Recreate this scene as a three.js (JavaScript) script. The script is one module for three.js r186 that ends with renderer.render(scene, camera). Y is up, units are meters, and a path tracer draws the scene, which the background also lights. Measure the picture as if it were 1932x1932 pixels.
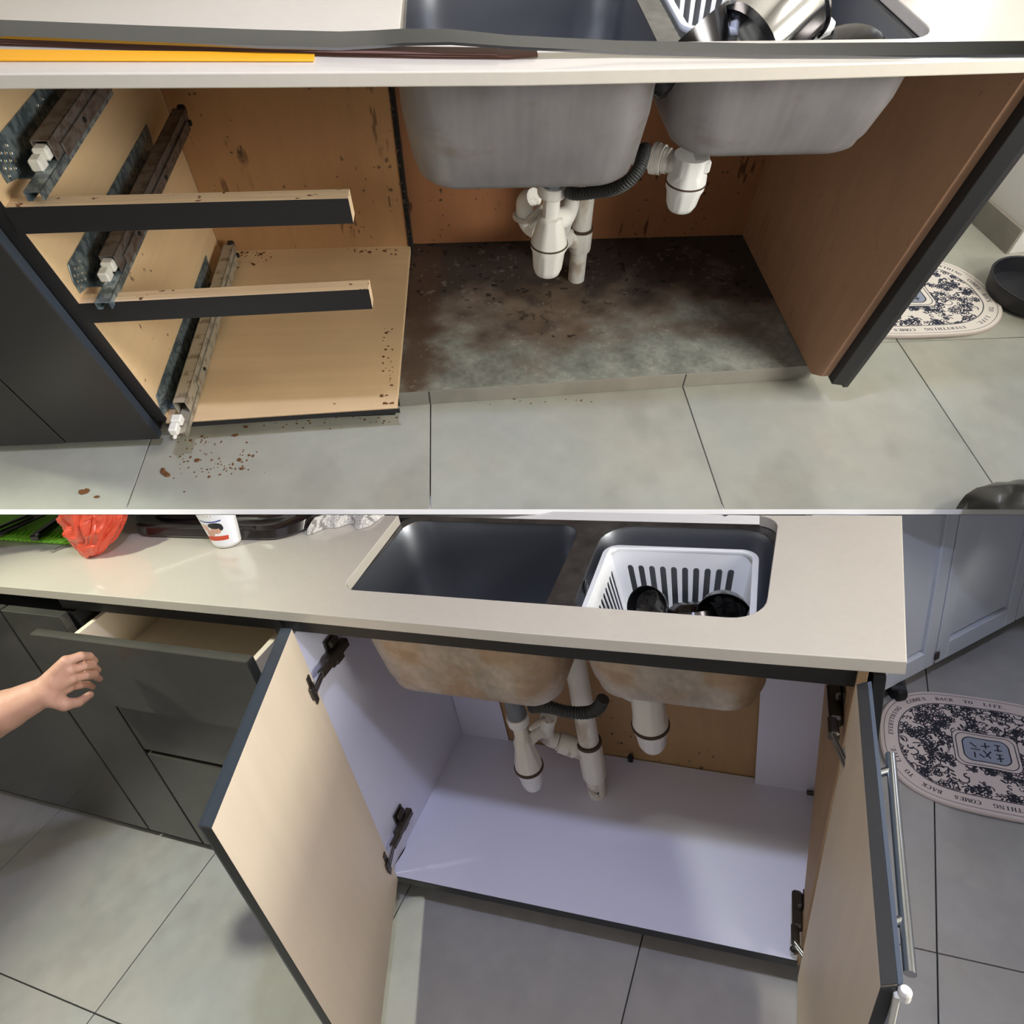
import * as THREE from 'three';
import { mergeGeometries, mergeVertices, toCreasedNormals } from 'three/addons/utils/BufferGeometryUtils.js';
import { MarchingCubes } from 'three/addons/objects/MarchingCubes.js';
import { RectAreaLightUniformsLib } from 'three/addons/lights/RectAreaLightUniformsLib.js';

// ---------------------------------------------------------------- camera, exposure, lights
const scene = new THREE.Scene();
scene.background = new THREE.Color(0x0b0c0e);
const F = 1250, HALF = 966;                       // focal length and half frame, pixels of a 1932 frame
const V = (x, y, z) => new THREE.Vector3(x, y, z);
// two frames: L = the renovated cabinet (world axes), U = the old cabinet on the raked upper platform
const FR = {
  L: { C: V(0.77957, 1.46099, 0.69899), X: V(0.9301, -0.1716, -0.3248), Y: V(0.0184, -0.8613, 0.5077), Z: V(-0.3669, -0.4782, -0.7979) },
  U: { C: V(0.64992, 1.09976, 0.98896), X: V(0.9977, 0.0120, 0.0674), Y: V(-0.0478, -0.5836, 0.8106), Z: V(0.0490, -0.8119, -0.5817) },
};
for (const k in FR) { const f = FR[k]; f.Z.normalize(); f.X.addScaledVector(f.Z, -f.X.dot(f.Z)).normalize(); f.Y.crossVectors(f.Z, f.X); }
const basis = (f) => new THREE.Matrix4().makeBasis(f.X, f.Y, f.Z).setPosition(f.C);
const US = 1.05;                                   // size of the upper set
const MU = basis(FR.L).multiply(new THREE.Matrix4().makeScale(US, US, US)).multiply(basis(FR.U).invert());
const QU = new THREE.Quaternion(), PU = V(0, 0, 0), SU = V(1, 1, 1); MU.decompose(PU, QU, SU);

const camera = new THREE.PerspectiveCamera(2 * Math.atan(HALF / F) * 180 / Math.PI, 1, 0.05, 30);
camera.position.copy(FR.L.C);
camera.quaternion.setFromRotationMatrix(new THREE.Matrix4().makeBasis(FR.L.X, FR.L.Y.clone().negate(), FR.L.Z.clone().negate()));
scene.add(camera);
const renderer = new THREE.WebGLRenderer({ antialias: true });
renderer.toneMapping = THREE.LinearToneMapping;
renderer.toneMappingExposure = 1.0;
renderer.shadowMap.enabled = true;
RectAreaLightUniformsLib.init();

// two pendant lamps over the lower cabinet and daylight from windows (east wall beside the sets, one behind the upper worktop); added window-shaped fills high on the east wall and behind the viewer
const LAMPS = [], uw = (x, y, z) => V(x, y, z).applyMatrix4(MU);
function spot(p, to, I, color, ang, pen, r) { const s = new THREE.SpotLight(color, I, 0, ang, pen, 2); s.position.copy(p); s.target.position.copy(to); s.castShadow = true; s.shadow.radius = r / 0.02; s.name = 'pendant_light'; scene.add(s, s.target); LAMPS.push({ p: p.clone(), r, color }); }
function area(p, to, w, h, I, color) { const a = new THREE.RectAreaLight(color, I, w, h); a.position.copy(p); a.lookAt(to); a.name = 'window_or_fill_light'; scene.add(a); LAMPS.push({ p: p.clone(), n: to.clone().sub(p).normalize(), w, h, color, I }); }
spot(V(-1.25, 2.35, 0.55), V(-0.15, 0.05, 0.2), 13.5, 0xfbffe8, 0.37, 0.5, 0.065);
spot(V(0.80, 2.35, 0.48), V(0.45, 0.3, -0.3), 4.6, 0xd2daff, 1.05, 0.5, 0.04);
area(V(2.60, 1.05, 0.25), V(0, 1.05, 0.25), 0.9, 0.8, 32.0, 0xfffdf4);
area(V(2.60, 2.35, 0.20), V(0, 2.35, 0.20), 0.7, 0.5, 30.0, 0xfff6ec);  // added fill for the lower left door, given a high window shape
area(V(2.60, 1.60, -1.60), V(0, 1.60, -1.60), 0.9, 1.1, 1.2, 0xf6f8ff);
area(V(0.6, 2.2, 3.66), V(0.6, 2.2, 0), 2.4, 1.6, 0.4, 0xf2f2ff);  // added soft fill behind the viewer, given a window shape
area(uw(1.87, 1.28, -0.955), uw(1.87, 1.28, 0), 0.14, 0.70, 2.0, 0xf4fbff);


// ---------------------------------------------------------------- helpers
function ray(fr, px, py) { const f = FR[fr]; return f.X.clone().multiplyScalar((px - HALF) / F).addScaledVector(f.Y, (py - HALF) / F).add(f.Z); }
function hit(fr, px, py, ax, val) { const d = ray(fr, px, py), c = FR[fr].C; return c.clone().addScaledVector(d, (val - c[ax]) / d[ax]); }
const U = (px, py, ax, val) => hit('U', px, py, ax, val);
const L = (px, py, ax, val) => hit('L', px, py, ax, val);
function seamPlane(fr, row) { const f = FR[fr], k = (row - HALF) / F; const n = f.Y.clone().addScaledVector(f.Z, -k); return { n, d: n.dot(f.C) }; } // n.p - d > 0 : below that row
const SEAM_L = seamPlane('L', 971.5), SEAM_U = seamPlane('U', 960.5);

function rng(seed) { let a = seed >>> 0; return () => { a = (a + 0x6D2B79F5) | 0; let t = Math.imul(a ^ (a >>> 15), 1 | a); t = (t + Math.imul(t ^ (t >>> 7), 61 | t)) ^ t; return ((t ^ (t >>> 14)) >>> 0) / 4294967296; }; }
function hash(x, y, s) { let h = Math.imul(x, 374761393) ^ Math.imul(y, 668265263) ^ Math.imul(s, 974634777); h = Math.imul(h ^ (h >>> 13), 1274126177); return ((h ^ (h >>> 16)) >>> 0) / 4294967296; }
function vnoise(x, y, p, q, s) { // periodic in p, q
  const xi = Math.floor(x), yi = Math.floor(y), fx = x - xi, fy = y - yi, a = fx * fx * (3 - 2 * fx), b = fy * fy * (3 - 2 * fy);
  const m = (v, n) => ((v % n) + n) % n, h = (i, j) => hash(m(xi + i, p), m(yi + j, q), s);
  return (h(0, 0) * (1 - a) + h(1, 0) * a) * (1 - b) + (h(0, 1) * (1 - a) + h(1, 1) * a) * b;
}
function fbm(u, v, fx, fy, oct, s) { let t = 0, w = 0.5, n = 0; for (let i = 0; i < oct; i++) { const k = 1 << i; t += w * vnoise(u * fx * k, v * fy * k, fx * k, fy * k, s + i * 17); n += w; w *= 0.55; } return t / n; }
const sstep = (a, b, x) => { const t = Math.min(1, Math.max(0, (x - a) / (b - a))); return t * t * (3 - 2 * t); };
const mix = (a, b, t) => a + (b - a) * t;
const mix3 = (a, b, t) => [mix(a[0], b[0], t), mix(a[1], b[1], t), mix(a[2], b[2], t)];
function tex(w, h, fn, o = {}) {
  const d = new Uint8Array(w * h * 4);
  for (let j = 0; j < h; j++) for (let i = 0; i < w; i++) { const c = fn((i + 0.5) / w, (j + 0.5) / h), k = (j * w + i) * 4; const a = typeof c === 'number' ? [c, c, c] : c; for (let q = 0; q < 3; q++) d[k + q] = Math.max(0, Math.min(255, Math.round(a[q]))); d[k + 3] = 255; }
  const t = new THREE.DataTexture(d, w, h, THREE.RGBAFormat); t.wrapS = t.wrapT = THREE.RepeatWrapping; t.magFilter = THREE.LinearFilter; t.minFilter = THREE.LinearMipmapLinearFilter; t.generateMipmaps = true;
  if (!o.data) t.colorSpace = THREE.SRGBColorSpace;
  if (o.size) t.repeat.set(1 / o.size[0], 1 / o.size[1]);
  t.needsUpdate = true; return t;
}
const std = (o) => new THREE.MeshStandardMaterial(o);
const phys = (o) => new THREE.MeshPhysicalMaterial(o);

// polygons -> flat geometry with box-projected uv in metres
function polys(list, center) {
  const P = [], N = [], T = [];
  for (const f0 of list) {
    let f = f0; const n = V(0, 0, 0);
    for (let i = 0; i < f.length; i++) { const a = f[i], b = f[(i + 1) % f.length]; n.x += (a.y - b.y) * (a.z + b.z); n.y += (a.z - b.z) * (a.x + b.x); n.z += (a.x - b.x) * (a.y + b.y); }
    if (n.length() < 1e-12) continue; n.normalize();
    if (center) { const m = V(0, 0, 0); f.forEach((p) => m.add(p)); m.multiplyScalar(1 / f.length).sub(center); if (m.dot(n) < 0) { f = f.slice().reverse(); n.negate(); } }
    const ax = Math.abs(n.x), ay = Math.abs(n.y), az = Math.abs(n.z);
    const uv = (p) => (ay >= ax && ay >= az ? [p.x, -p.z] : ax > az ? [p.z, p.y] : [p.x, p.y]);
    for (let i = 1; i < f.length - 1; i++) for (const p of [f[0], f[i], f[i + 1]]) { P.push(p.x, p.y, p.z); N.push(n.x, n.y, n.z); T.push(...uv(p)); }
  }
  return geo(P, N, T);
}
function geo(P, N, T) { const g = new THREE.BufferGeometry(); g.setAttribute('position', new THREE.Float32BufferAttribute(P, 3)); g.setAttribute('normal', new THREE.Float32BufferAttribute(N, 3)); g.setAttribute('uv', new THREE.Float32BufferAttribute(T, 2)); return g; }
// six-sided solid from eight corners (index = i + 2j + 4k) with chamfered edges
function hexaFaces(c, b) {
  const out = [], fv = {}; const dirs = (i) => [0, 1, 2].map((a) => c[i ^ (1 << a)].clone().sub(c[i]).normalize());
  for (let i = 0; i < 8; i++) { const d = dirs(i); for (let a = 0; a < 3; a++) { const o = [0, 1, 2].filter((q) => q !== a); fv[i + '_' + a] = c[i].clone().addScaledVector(d[o[0]], b).addScaledVector(d[o[1]], b); } }
  for (let a = 0; a < 3; a++) { const [p, q] = [0, 1, 2].filter((k) => k !== a); for (let s = 0; s < 2; s++) { const k = s << a; out.push([k, k | (1 << p), k | (1 << p) | (1 << q), k | (1 << q)].map((i) => fv[i + '_' + a])); } }
  if (b > 0) {
    for (let i = 0; i < 8; i++) out.push([0, 1, 2].map((a) => fv[i + '_' + a]));
    for (let i = 0; i < 8; i++) for (let a = 0; a < 3; a++) { const j = i ^ (1 << a); if (j < i) continue; const [p, q] = [0, 1, 2].filter((k) => k !== a); out.push([fv[i + '_' + p], fv[i + '_' + q], fv[j + '_' + q], fv[j + '_' + p]]); }
  }
  return out;
}
const cen = (c) => { const m = V(0, 0, 0); c.forEach((p) => m.add(p)); return m.multiplyScalar(1 / c.length); };
const hexa = (c, b = 0) => polys(hexaFaces(c, b), cen(c));
const slab = (a, b, c, d, off, bev = 0.0008) => hexa([a, b, d, c, a.clone().add(off), b.clone().add(off), d.clone().add(off), c.clone().add(off)], bev);
const box = (x0, x1, y0, y1, z0, z1, b = 0.0008) => hexa([V(x0, y0, z0), V(x1, y0, z0), V(x0, y1, z0), V(x1, y1, z0), V(x0, y0, z1), V(x1, y0, z1), V(x0, y1, z1), V(x1, y1, z1)], b);
function flat(g) { let h = g.index ? g.toNonIndexed() : g; if (!h.attributes.normal) h.computeVertexNormals(); if (!h.attributes.uv) h.setAttribute('uv', new THREE.Float32BufferAttribute(new Float32Array(h.attributes.position.count * 2), 2)); const r = new THREE.BufferGeometry(); for (const k of ['position', 'normal', 'uv']) r.setAttribute(k, h.attributes[k]); return r; }
const merge = (...l) => mergeGeometries(l.flat(9).map(flat));
const tr = (g, x, y, z) => g.translate(x, y, z);
function boxUV(g) { const p = g.attributes.position, n = g.attributes.normal, t = new Float32Array(p.count * 2); for (let i = 0; i < p.count; i++) { const ax = Math.abs(n.getX(i)), ay = Math.abs(n.getY(i)), az = Math.abs(n.getZ(i)); const x = p.getX(i), y = p.getY(i), z = p.getZ(i); const uv = ay >= ax && ay >= az ? [x, -z] : ax > az ? [z, y] : [x, y]; t[2 * i] = uv[0]; t[2 * i + 1] = uv[1]; } g.setAttribute('uv', new THREE.BufferAttribute(t, 2)); return g; }
// cut away what lies on the wrong side of a plane; close the cut with a fan
function clip(g0, pl, keepBelow, cap = true) {
  const g = flat(g0), p = g.attributes.position, n = g.attributes.normal, t = g.attributes.uv, s = keepBelow ? 1 : -1, P = [], N = [], T = [], segs = [];
  const get = (i) => ({ p: V(p.getX(i), p.getY(i), p.getZ(i)), n: V(n.getX(i), n.getY(i), n.getZ(i)), t: [t.getX(i), t.getY(i)] });
  for (let i = 0; i < p.count; i += 3) {
    const v = [get(i), get(i + 1), get(i + 2)], d = v.map((q) => s * (q.p.dot(pl.n) - pl.d)), o = [], cut = [];
    for (let k = 0; k < 3; k++) { const a = v[k], b = v[(k + 1) % 3], da = d[k], db = d[(k + 1) % 3]; if (da >= 0) o.push(a); if ((da >= 0) !== (db >= 0)) { const w = da / (da - db); const q = { p: a.p.clone().lerp(b.p, w), n: a.n.clone().lerp(b.n, w).normalize(), t: [mix(a.t[0], b.t[0], w), mix(a.t[1], b.t[1], w)] }; o.push(q); cut.push(q.p); } }
    if (cut.length === 2) segs.push(cut);
    for (let k = 1; k < o.length - 1; k++) for (const q of [o[0], o[k], o[k + 1]]) { P.push(q.p.x, q.p.y, q.p.z); N.push(q.n.x, q.n.y, q.n.z); T.push(...q.t); }
  }
  if (cap && segs.length) { const m = V(0, 0, 0); segs.forEach((q) => m.add(q[0]).add(q[1])); m.multiplyScalar(0.5 / segs.length); const cn = pl.n.clone().normalize().multiplyScalar(-s); for (const [a, b] of segs) { const w = b.clone().sub(a).cross(m.clone().sub(a)).dot(cn) >= 0 ? [a, b, m] : [b, a, m]; for (const q of w) { P.push(q.x, q.y, q.z); N.push(cn.x, cn.y, cn.z); T.push(q.x, q.z); } } }
  return geo(P, N, T);
}
function lathe(prof, seg = 28, crease = 0.7) { return toCreasedNormals(flat(new THREE.LatheGeometry(prof.map(([r, y]) => new THREE.Vector2(Math.max(r, 0), y)), seg)), crease); }
function pipe(pts, r, seg = 24, rad = 14, caps = true, tension = 0.5) {
  const c = pts.getPoint ? pts : new THREE.CatmullRomCurve3(pts, false, 'catmullrom', tension); const g = flat(new THREE.TubeGeometry(c, seg, r, rad, false)); if (!caps) return g;
  const out = [g]; for (const e of [0, 1]) { const d = new THREE.CircleGeometry(r, rad); const q = new THREE.Quaternion().setFromUnitVectors(V(0, 0, 1), c.getTangent(e).multiplyScalar(e ? 1 : -1)); d.applyQuaternion(q); const o = c.getPoint(e); d.translate(o.x, o.y, o.z); out.push(flat(d)); }
  return merge(out);
}
const rod = (a, b, r, rad = 14) => pipe(new THREE.LineCurve3(a, b), r, 1, rad);
function rrect(x0, x1, y0, y1, r, n = 6) { const pts = []; const c = [[x1 - r, y1 - r, 0], [x0 + r, y1 - r, 1], [x0 + r, y0 + r, 2], [x1 - r, y0 + r, 3]]; for (const [cx, cy, q] of c) for (let i = 0; i <= n; i++) { const a = (q + i / n) * Math.PI / 2; pts.push([cx + r * Math.cos(a), cy + r * Math.sin(a)]); } return pts; }
// closed rings stacked along y: [[points], y] ; rings share their count
function loft(rings, capTop, capBottom) {
  const P = [], I = [], n = rings[0].length; rings.forEach((r) => r.forEach((p) => P.push(p.x, p.y, p.z)));
  for (let j = 0; j < rings.length - 1; j++) for (let i = 0; i < n; i++) { const a = j * n + i, b = j * n + (i + 1) % n; I.push(a, b, a + n, b, b + n, a + n); }
  const cap = (j, rev) => { const m = cen(rings[j]), k = P.length / 3; P.push(m.x, m.y, m.z); for (let i = 0; i < n; i++) { const a = j * n + i, b = j * n + (i + 1) % n; rev ? I.push(a, k, b) : I.push(a, b, k); } };
  if (capTop) cap(0, true); if (capBottom) cap(rings.length - 1, false);
  const g = new THREE.BufferGeometry(); g.setAttribute('position', new THREE.Float32BufferAttribute(P, 3)); g.setIndex(I); return g;
}
const soft = (g, a = 0.8) => boxUV(toCreasedNormals(flat(g), a));
function shapeFrom(pts) { const s = new THREE.Shape(); pts.forEach(([x, y], i) => (i ? s.lineTo(x, y) : s.moveTo(x, y))); s.closePath(); return s; }
function pathFrom(pts) { const s = new THREE.Path(); pts.forEach(([x, y], i) => (i ? s.lineTo(x, y) : s.moveTo(x, y))); s.closePath(); return s; }
// horizontal plate from outline [x, z] with holes, top at y1
function plate(outline, holes, y0, y1, bev = 0.001) {
  const s = shapeFrom(outline.map(([x, z]) => [x, -z])); holes.forEach((h) => s.holes.push(pathFrom(h.map(([x, z]) => [x, -z]))));
  const g = new THREE.ExtrudeGeometry(s, { depth: y1 - y0 - 2 * bev, bevelEnabled: bev > 0, bevelSize: bev, bevelThickness: bev, bevelOffset: -bev, bevelSegments: 2, curveSegments: 8 });
  g.rotateX(-Math.PI / 2); g.translate(0, y0 + bev, 0); return boxUV(flat(g));
}
// upright or free plate from an outline in a plane: origin o, axes ex, ey (unit), thickness along en
function plateIn(o, ex, ey, outline, holes, th, bev = 0.0006) {
  const s = shapeFrom(outline); holes.forEach((h) => s.holes.push(pathFrom(h)));
  const g = new THREE.ExtrudeGeometry(s, { depth: th - 2 * bev, bevelEnabled: bev > 0, bevelSize: bev, bevelThickness: bev, bevelOffset: -bev, bevelSegments: 1, curveSegments: 8 });
  g.translate(0, 0, bev); const en = ex.clone().cross(ey); g.applyMatrix4(new THREE.Matrix4().makeBasis(ex, ey, en).setPosition(o)); return boxUV(flat(g));
}
const circle = (cx, cy, r, n = 12) => Array.from({ length: n }, (_, i) => [cx + r * Math.cos(i / n * 2 * Math.PI), cy + r * Math.sin(i / n * 2 * Math.PI)]);

// ---------------------------------------------------------------- naming and adding
const taken = new Map();
function numbered(name) { const n = taken.get(name) || 0; taken.set(name, n + 1); return n ? `${name}_${String(n).padStart(3, '0')}` : name; }
function place(o, fr, b) { if (fr === 'U') { o.position.copy(b).applyMatrix4(MU); o.quaternion.copy(QU); o.scale.setScalar(US); } else o.position.copy(b); o.bs = b; o.fr = fr; scene.add(o); return o; }
function thing(fr, name, label, category, base = V(0, 0, 0), group) { const o = new THREE.Group(); o.name = numbered(name); o.userData = { label, category }; if (group) o.userData.group = group; return place(o, fr, base); }
function part(name, g, m, parent, label) { const b = parent.bs; const o = new THREE.Mesh(g.translate(-b.x, -b.y, -b.z), m); o.name = name; if (label) o.userData.label = label; o.bs = b; parent.add(o); return o; }
function one(fr, name, label, category, g, m, base = V(0, 0, 0), group) { const o = new THREE.Mesh(g.translate(-base.x, -base.y, -base.z), m); o.name = numbered(name); o.userData = { label, category }; if (group) o.userData.group = group; return place(o, fr, base); }
function struct(fr, name, g, m, base = V(0, 0, 0)) { const o = g ? new THREE.Mesh(g.translate(-base.x, -base.y, -base.z), m) : new THREE.Group(); o.name = name; o.userData = { kind: 'structure' }; return place(o, fr, base); }
function sub(name, parent, label) { const o = new THREE.Group(); o.name = name; o.bs = parent.bs; if (label) o.userData.label = label; parent.add(o); return o; }

// ---------------------------------------------------------------- materials
const tileTex = (c, s) => tex(640, 640, (u, v) => { const a = fbm(u, v, 3, 3, 6, s) - 0.5, b = fbm(u, v, 40, 40, 3, s + 50) - 0.5, d = fbm(u, v, 7, 5, 4, s + 90); const k = 1 + 0.14 * a + 0.07 * b - 0.06 * sstep(0.55, 0.72, d); const w = fbm(u, v, 4, 4, 4, s + 7) - 0.5; return [c[0] * k * (1 + 0.06 * w), c[1] * k, c[2] * k * (1 - 0.06 * w)]; }, { size: [1.3, 1.3] });
const roughTex = (lo, hi, f, s) => tex(256, 256, (u, v) => 255 * mix(lo, hi, fbm(u, v, f, f, 4, s)), { data: true, size: [0.6, 0.6] });
const M = {};
M.tileU = std({ map: tileTex([165, 165, 153], 11), roughness: 0.42, roughnessMap: null });
M.tileL = std({ map: tileTex([163, 161, 158], 23), roughness: 0.5 });
M.grout = std({ color: 0x3f3e3b, roughness: 0.95 });
M.white = std({ color: 0xe9e8e4, roughness: 0.6 });
M.wall = std({ color: 0xd9d7d0, roughness: 0.9 });
M.quartz = phys({ map: tex(320, 320, (u, v) => { const k = 1 + 0.03 * (fbm(u, v, 6, 6, 5, 3) - 0.5) + 0.02 * (fbm(u, v, 90, 90, 2, 9) - 0.5); return [196 * k, 189 * k, 175 * k]; }, { size: [0.8, 0.8] }), roughness: 0.3, clearcoat: 0.6, clearcoatRoughness: 0.05 });
const stain = (u, v, f, lo, hi, s) => sstep(lo, hi, fbm(u, v, f, f, 5, s));
M.beige = std({ map: tex(640, 640, (u, v) => { const g = fbm(u, v, 3, 60, 3, 31) - 0.5, a = fbm(u, v, 5, 5, 5, 37) - 0.5; let c = [220, 190, 148].map((q) => q * (1 + 0.05 * g + 0.10 * a)); const sp = stain(u, v, 46, 0.77, 0.80, 41) * sstep(0.54, 0.62, fbm(u, v, 4, 4, 3, 43)); c = mix3(c, [74, 46, 26], 0.8 * sp); return c; }, { size: [0.9, 0.9] }), roughness: 0.55 });
M.beigeDoor = std({ map: tex(320, 320, (u, v) => { const g = fbm(u, v, 40, 3, 3, 131) - 0.5, a = fbm(u, v, 4, 4, 4, 137) - 0.5; return [228, 212, 188].map((q) => q * (1 + 0.03 * g + 0.05 * a)); }, { size: [0.7, 0.7] }), roughness: 0.5 });
M.rawWood = std({ map: tex(512, 256, (u, v) => { const g = fbm(u, v, 4, 60, 4, 61) - 0.5; const sp = stain(u, v, 30, 0.74, 0.78, 64); return mix3([228, 200, 164].map((q) => q * (1 + 0.16 * g)), [90, 50, 30], sp); }, { size: [0.5, 0.25] }), roughness: 0.75 });
function brownBoard(base, mould, s) { return tex(512, 512, (u, v) => { const g = fbm(u, v, 40, 6, 4, s) - 0.5, a = fbm(u, v, 4, 4, 5, s + 3) - 0.5; let c = base.map((q) => q * (1 + 0.07 * g + 0.12 * a)); const streak = sstep(0.66, 0.76, fbm(u, v, 50, 9, 4, s + 9)) * sstep(0.57, 0.70, fbm(u, v, 6, 5, 3, s + 13)); c = mix3(c, [52, 30, 18], mould * streak); const dots = sstep(0.82, 0.85, fbm(u, v, 70, 50, 2, s + 21)) * sstep(0.48, 0.6, fbm(u, v, 6, 6, 3, s + 27)); return mix3(c, [24, 17, 12], dots * mould); }, { size: [0.7, 0.7] }); }
M.backU = std({ map: brownBoard([176, 134, 92], 0.45, 71), roughness: 0.6 });
M.backSinkU = std({ map: brownBoard([168, 114, 76], 0.6, 171), roughness: 0.6 });
M.endU = std({ map: brownBoard([186, 146, 116], 0.1, 271), roughness: 0.6 });
M.backL = std({ map: brownBoard([172, 138, 98], 0.7, 371), roughness: 0.65 });
M.endL = std({ map: brownBoard([176, 146, 112], 0.2, 471), roughness: 0.6 });
M.black = std({ color: 0x1b1b1d, roughness: 0.5 });
M.blackEdge = std({ color: 0x232427, roughness: 0.38 });
M.mould = std({ map: tex(128, 512, (u, v) => { const a = fbm(u, v, 8, 60, 3, 88); return mix3([14, 13, 12], [92, 74, 58], sstep(0.62, 0.75, a)); }, { size: [0.03, 0.3] }), roughness: 0.9 });
M.darkLam = phys({ map: tex(320, 320, (u, v) => { const a = fbm(u, v, 4, 4, 5, 91) - 0.5; return [68, 67, 62].map((q) => q * (1 + 0.35 * a)); }, { size: [0.8, 0.8] }), roughness: 0.14 });
M.darkLamU = std({ map: tex(256, 256, (u, v) => { const a = fbm(u, v, 4, 4, 5, 95) - 0.5; return [44, 43, 43].map((q) => q * (1 + 0.25 * a)); }, { size: [0.8, 0.8] }), roughness: 0.45 });
M.doorEdge = phys({ color: 0x394049, roughness: 0.3 });
M.lilac = std({ map: tex(256, 256, (u, v) => { const a = fbm(u, v, 4, 4, 4, 191) - 0.5; return [218, 219, 238].map((q) => q * (1 + 0.02 * a)); }, { size: [0.8, 0.8] }), roughness: 0.4 });
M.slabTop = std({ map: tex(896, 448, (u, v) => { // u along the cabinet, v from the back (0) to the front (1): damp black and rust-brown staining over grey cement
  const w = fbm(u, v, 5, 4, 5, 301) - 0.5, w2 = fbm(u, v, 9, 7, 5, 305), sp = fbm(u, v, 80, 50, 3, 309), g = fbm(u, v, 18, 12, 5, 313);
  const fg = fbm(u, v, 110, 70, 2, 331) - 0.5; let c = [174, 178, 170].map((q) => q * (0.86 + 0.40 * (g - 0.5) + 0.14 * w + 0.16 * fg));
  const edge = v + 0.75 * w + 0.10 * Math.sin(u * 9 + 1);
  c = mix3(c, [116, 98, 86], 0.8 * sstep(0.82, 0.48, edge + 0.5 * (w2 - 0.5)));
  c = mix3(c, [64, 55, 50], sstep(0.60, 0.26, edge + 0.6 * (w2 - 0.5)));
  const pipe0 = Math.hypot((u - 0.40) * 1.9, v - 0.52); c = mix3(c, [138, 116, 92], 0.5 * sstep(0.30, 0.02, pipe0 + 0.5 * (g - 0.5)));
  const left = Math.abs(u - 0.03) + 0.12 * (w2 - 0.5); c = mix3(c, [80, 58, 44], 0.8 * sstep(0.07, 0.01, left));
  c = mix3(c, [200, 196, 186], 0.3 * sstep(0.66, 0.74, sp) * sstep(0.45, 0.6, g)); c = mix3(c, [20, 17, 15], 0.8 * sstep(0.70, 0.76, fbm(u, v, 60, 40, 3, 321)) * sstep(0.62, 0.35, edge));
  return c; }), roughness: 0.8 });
M.slabEdge = std({ map: tileTex([150, 146, 136], 55), roughness: 0.8 });
M.steelOut = std({ map: tex(320, 320, (u, v) => { const a = fbm(u, v, 5, 3, 5, 401), b = fbm(u, v, 70, 6, 3, 407) - 0.5, s2 = sstep(0.55, 0.75, fbm(u, v, 8, 8, 5, 411)); let c = [150, 146, 147].map((q) => q * (0.78 + 0.34 * a + 0.10 * b)); return mix3(c, [112, 96, 80], 0.35 * s2); }, { size: [0.5, 0.4] }), metalness: 0.6, roughness: 0.46 });
M.steelOutL = std({ map: tex(320, 320, (u, v) => { const a = fbm(u, v, 5, 3, 5, 421), b = fbm(u, v, 50, 30, 3, 427) - 0.5, s2 = sstep(0.42, 0.68, fbm(u, v, 6, 6, 5, 431)); let c = [206, 194, 180].map((q) => q * (0.75 + 0.36 * a + 0.16 * b)); return mix3(c, [160, 124, 86], 0.5 * s2); }, { size: [0.5, 0.4] }), metalness: 0.45, roughness: 0.48 });
M.steelIn = std({ color: 0x8e9197, metalness: 0.9, roughness: 0.34 });
M.steelRim = std({ map: tex(256, 256, (u, v) => 120 + 60 * (fbm(u, v, 8, 8, 5, 447) - 0.5), { size: [0.2, 0.2] }), metalness: 0.9, roughness: 0.36 });
M.chrome = std({ color: 0xb9bcc0, metalness: 1, roughness: 0.22 });
M.pot = std({ color: 0xdadada, metalness: 1, roughness: 0.15 });
M.hinge = std({ color: 0x5c564e, metalness: 0.9, roughness: 0.34 });
M.pvc = std({ map: tex(256, 256, (u, v) => { const d = sstep(0.56, 0.78, fbm(u, v, 3, 3, 4, 501)); return mix3([226, 223, 216], [158, 136, 112], 0.55 * d); }), roughness: 0.4 });
M.pvcClean = std({ color: 0xe4e3e0, roughness: 0.38 });
M.ring = std({ color: 0x4a3a2e, roughness: 0.8 });
M.greyPlastic = std({ color: 0x6d727a, roughness: 0.5 });
M.hose = std({ color: 0x3c3d3d, roughness: 0.5 });
M.zinc = std({ map: tex(256, 256, (u, v) => { const a = fbm(u, v, 12, 8, 4, 511); return mix3([150, 164, 168], [96, 110, 118], sstep(0.35, 0.7, a)); }, { size: [0.1, 0.1] }), metalness: 0.55, roughness: 0.28 });
M.zincRail = std({ map: tex(256, 256, (u, v) => { const a = fbm(u, v, 10, 14, 4, 521); return mix3([122, 116, 112], [100, 86, 78], sstep(0.45, 0.7, a)); }, { size: [0.12, 0.12] }), metalness: 0.55, roughness: 0.5 });
M.paleRail = std({ map: tex(128, 128, (u, v) => { const a = fbm(u, v, 9, 9, 4, 531); return mix3([176, 170, 154], [132, 124, 108], sstep(0.45, 0.75, a)); }, { size: [0.12, 0.12] }), metalness: 0.4, roughness: 0.42 });
M.bevel = phys({ color: 0x4c5664, roughness: 0.28 });
M.clipWhite = std({ color: 0xe8e6de, roughness: 0.5 });
M.plasticWhite = phys({ color: 0xeceeee, roughness: 0.35, clearcoat: 0.2 });
M.blackGloss = phys({ color: 0x111113, roughness: 0.18, clearcoat: 0.6 });
M.darkSteel = std({ color: 0x4b4a4c, metalness: 1, roughness: 0.24 });
M.orangeStrip = std({ color: 0xe2a01c, roughness: 0.5 });
M.brownStrip = std({ color: 0x5e4138, roughness: 0.7 });
M.skin = phys({ map: tex(256, 256, (u, v) => { const a = fbm(u, v, 6, 6, 5, 601) - 0.5; return [192 * (1 + 0.10 * a), 146 * (1 + 0.16 * a), 124 * (1 + 0.18 * a)]; }, { size: [0.12, 0.12] }), roughness: 0.55, sheen: 0.2 });
M.bag = phys({ color: 0xe2583c, roughness: 0.3, transmission: 0.25, thickness: 0 });
M.green = std({ color: 0x93e23c, roughness: 0.6 });
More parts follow.
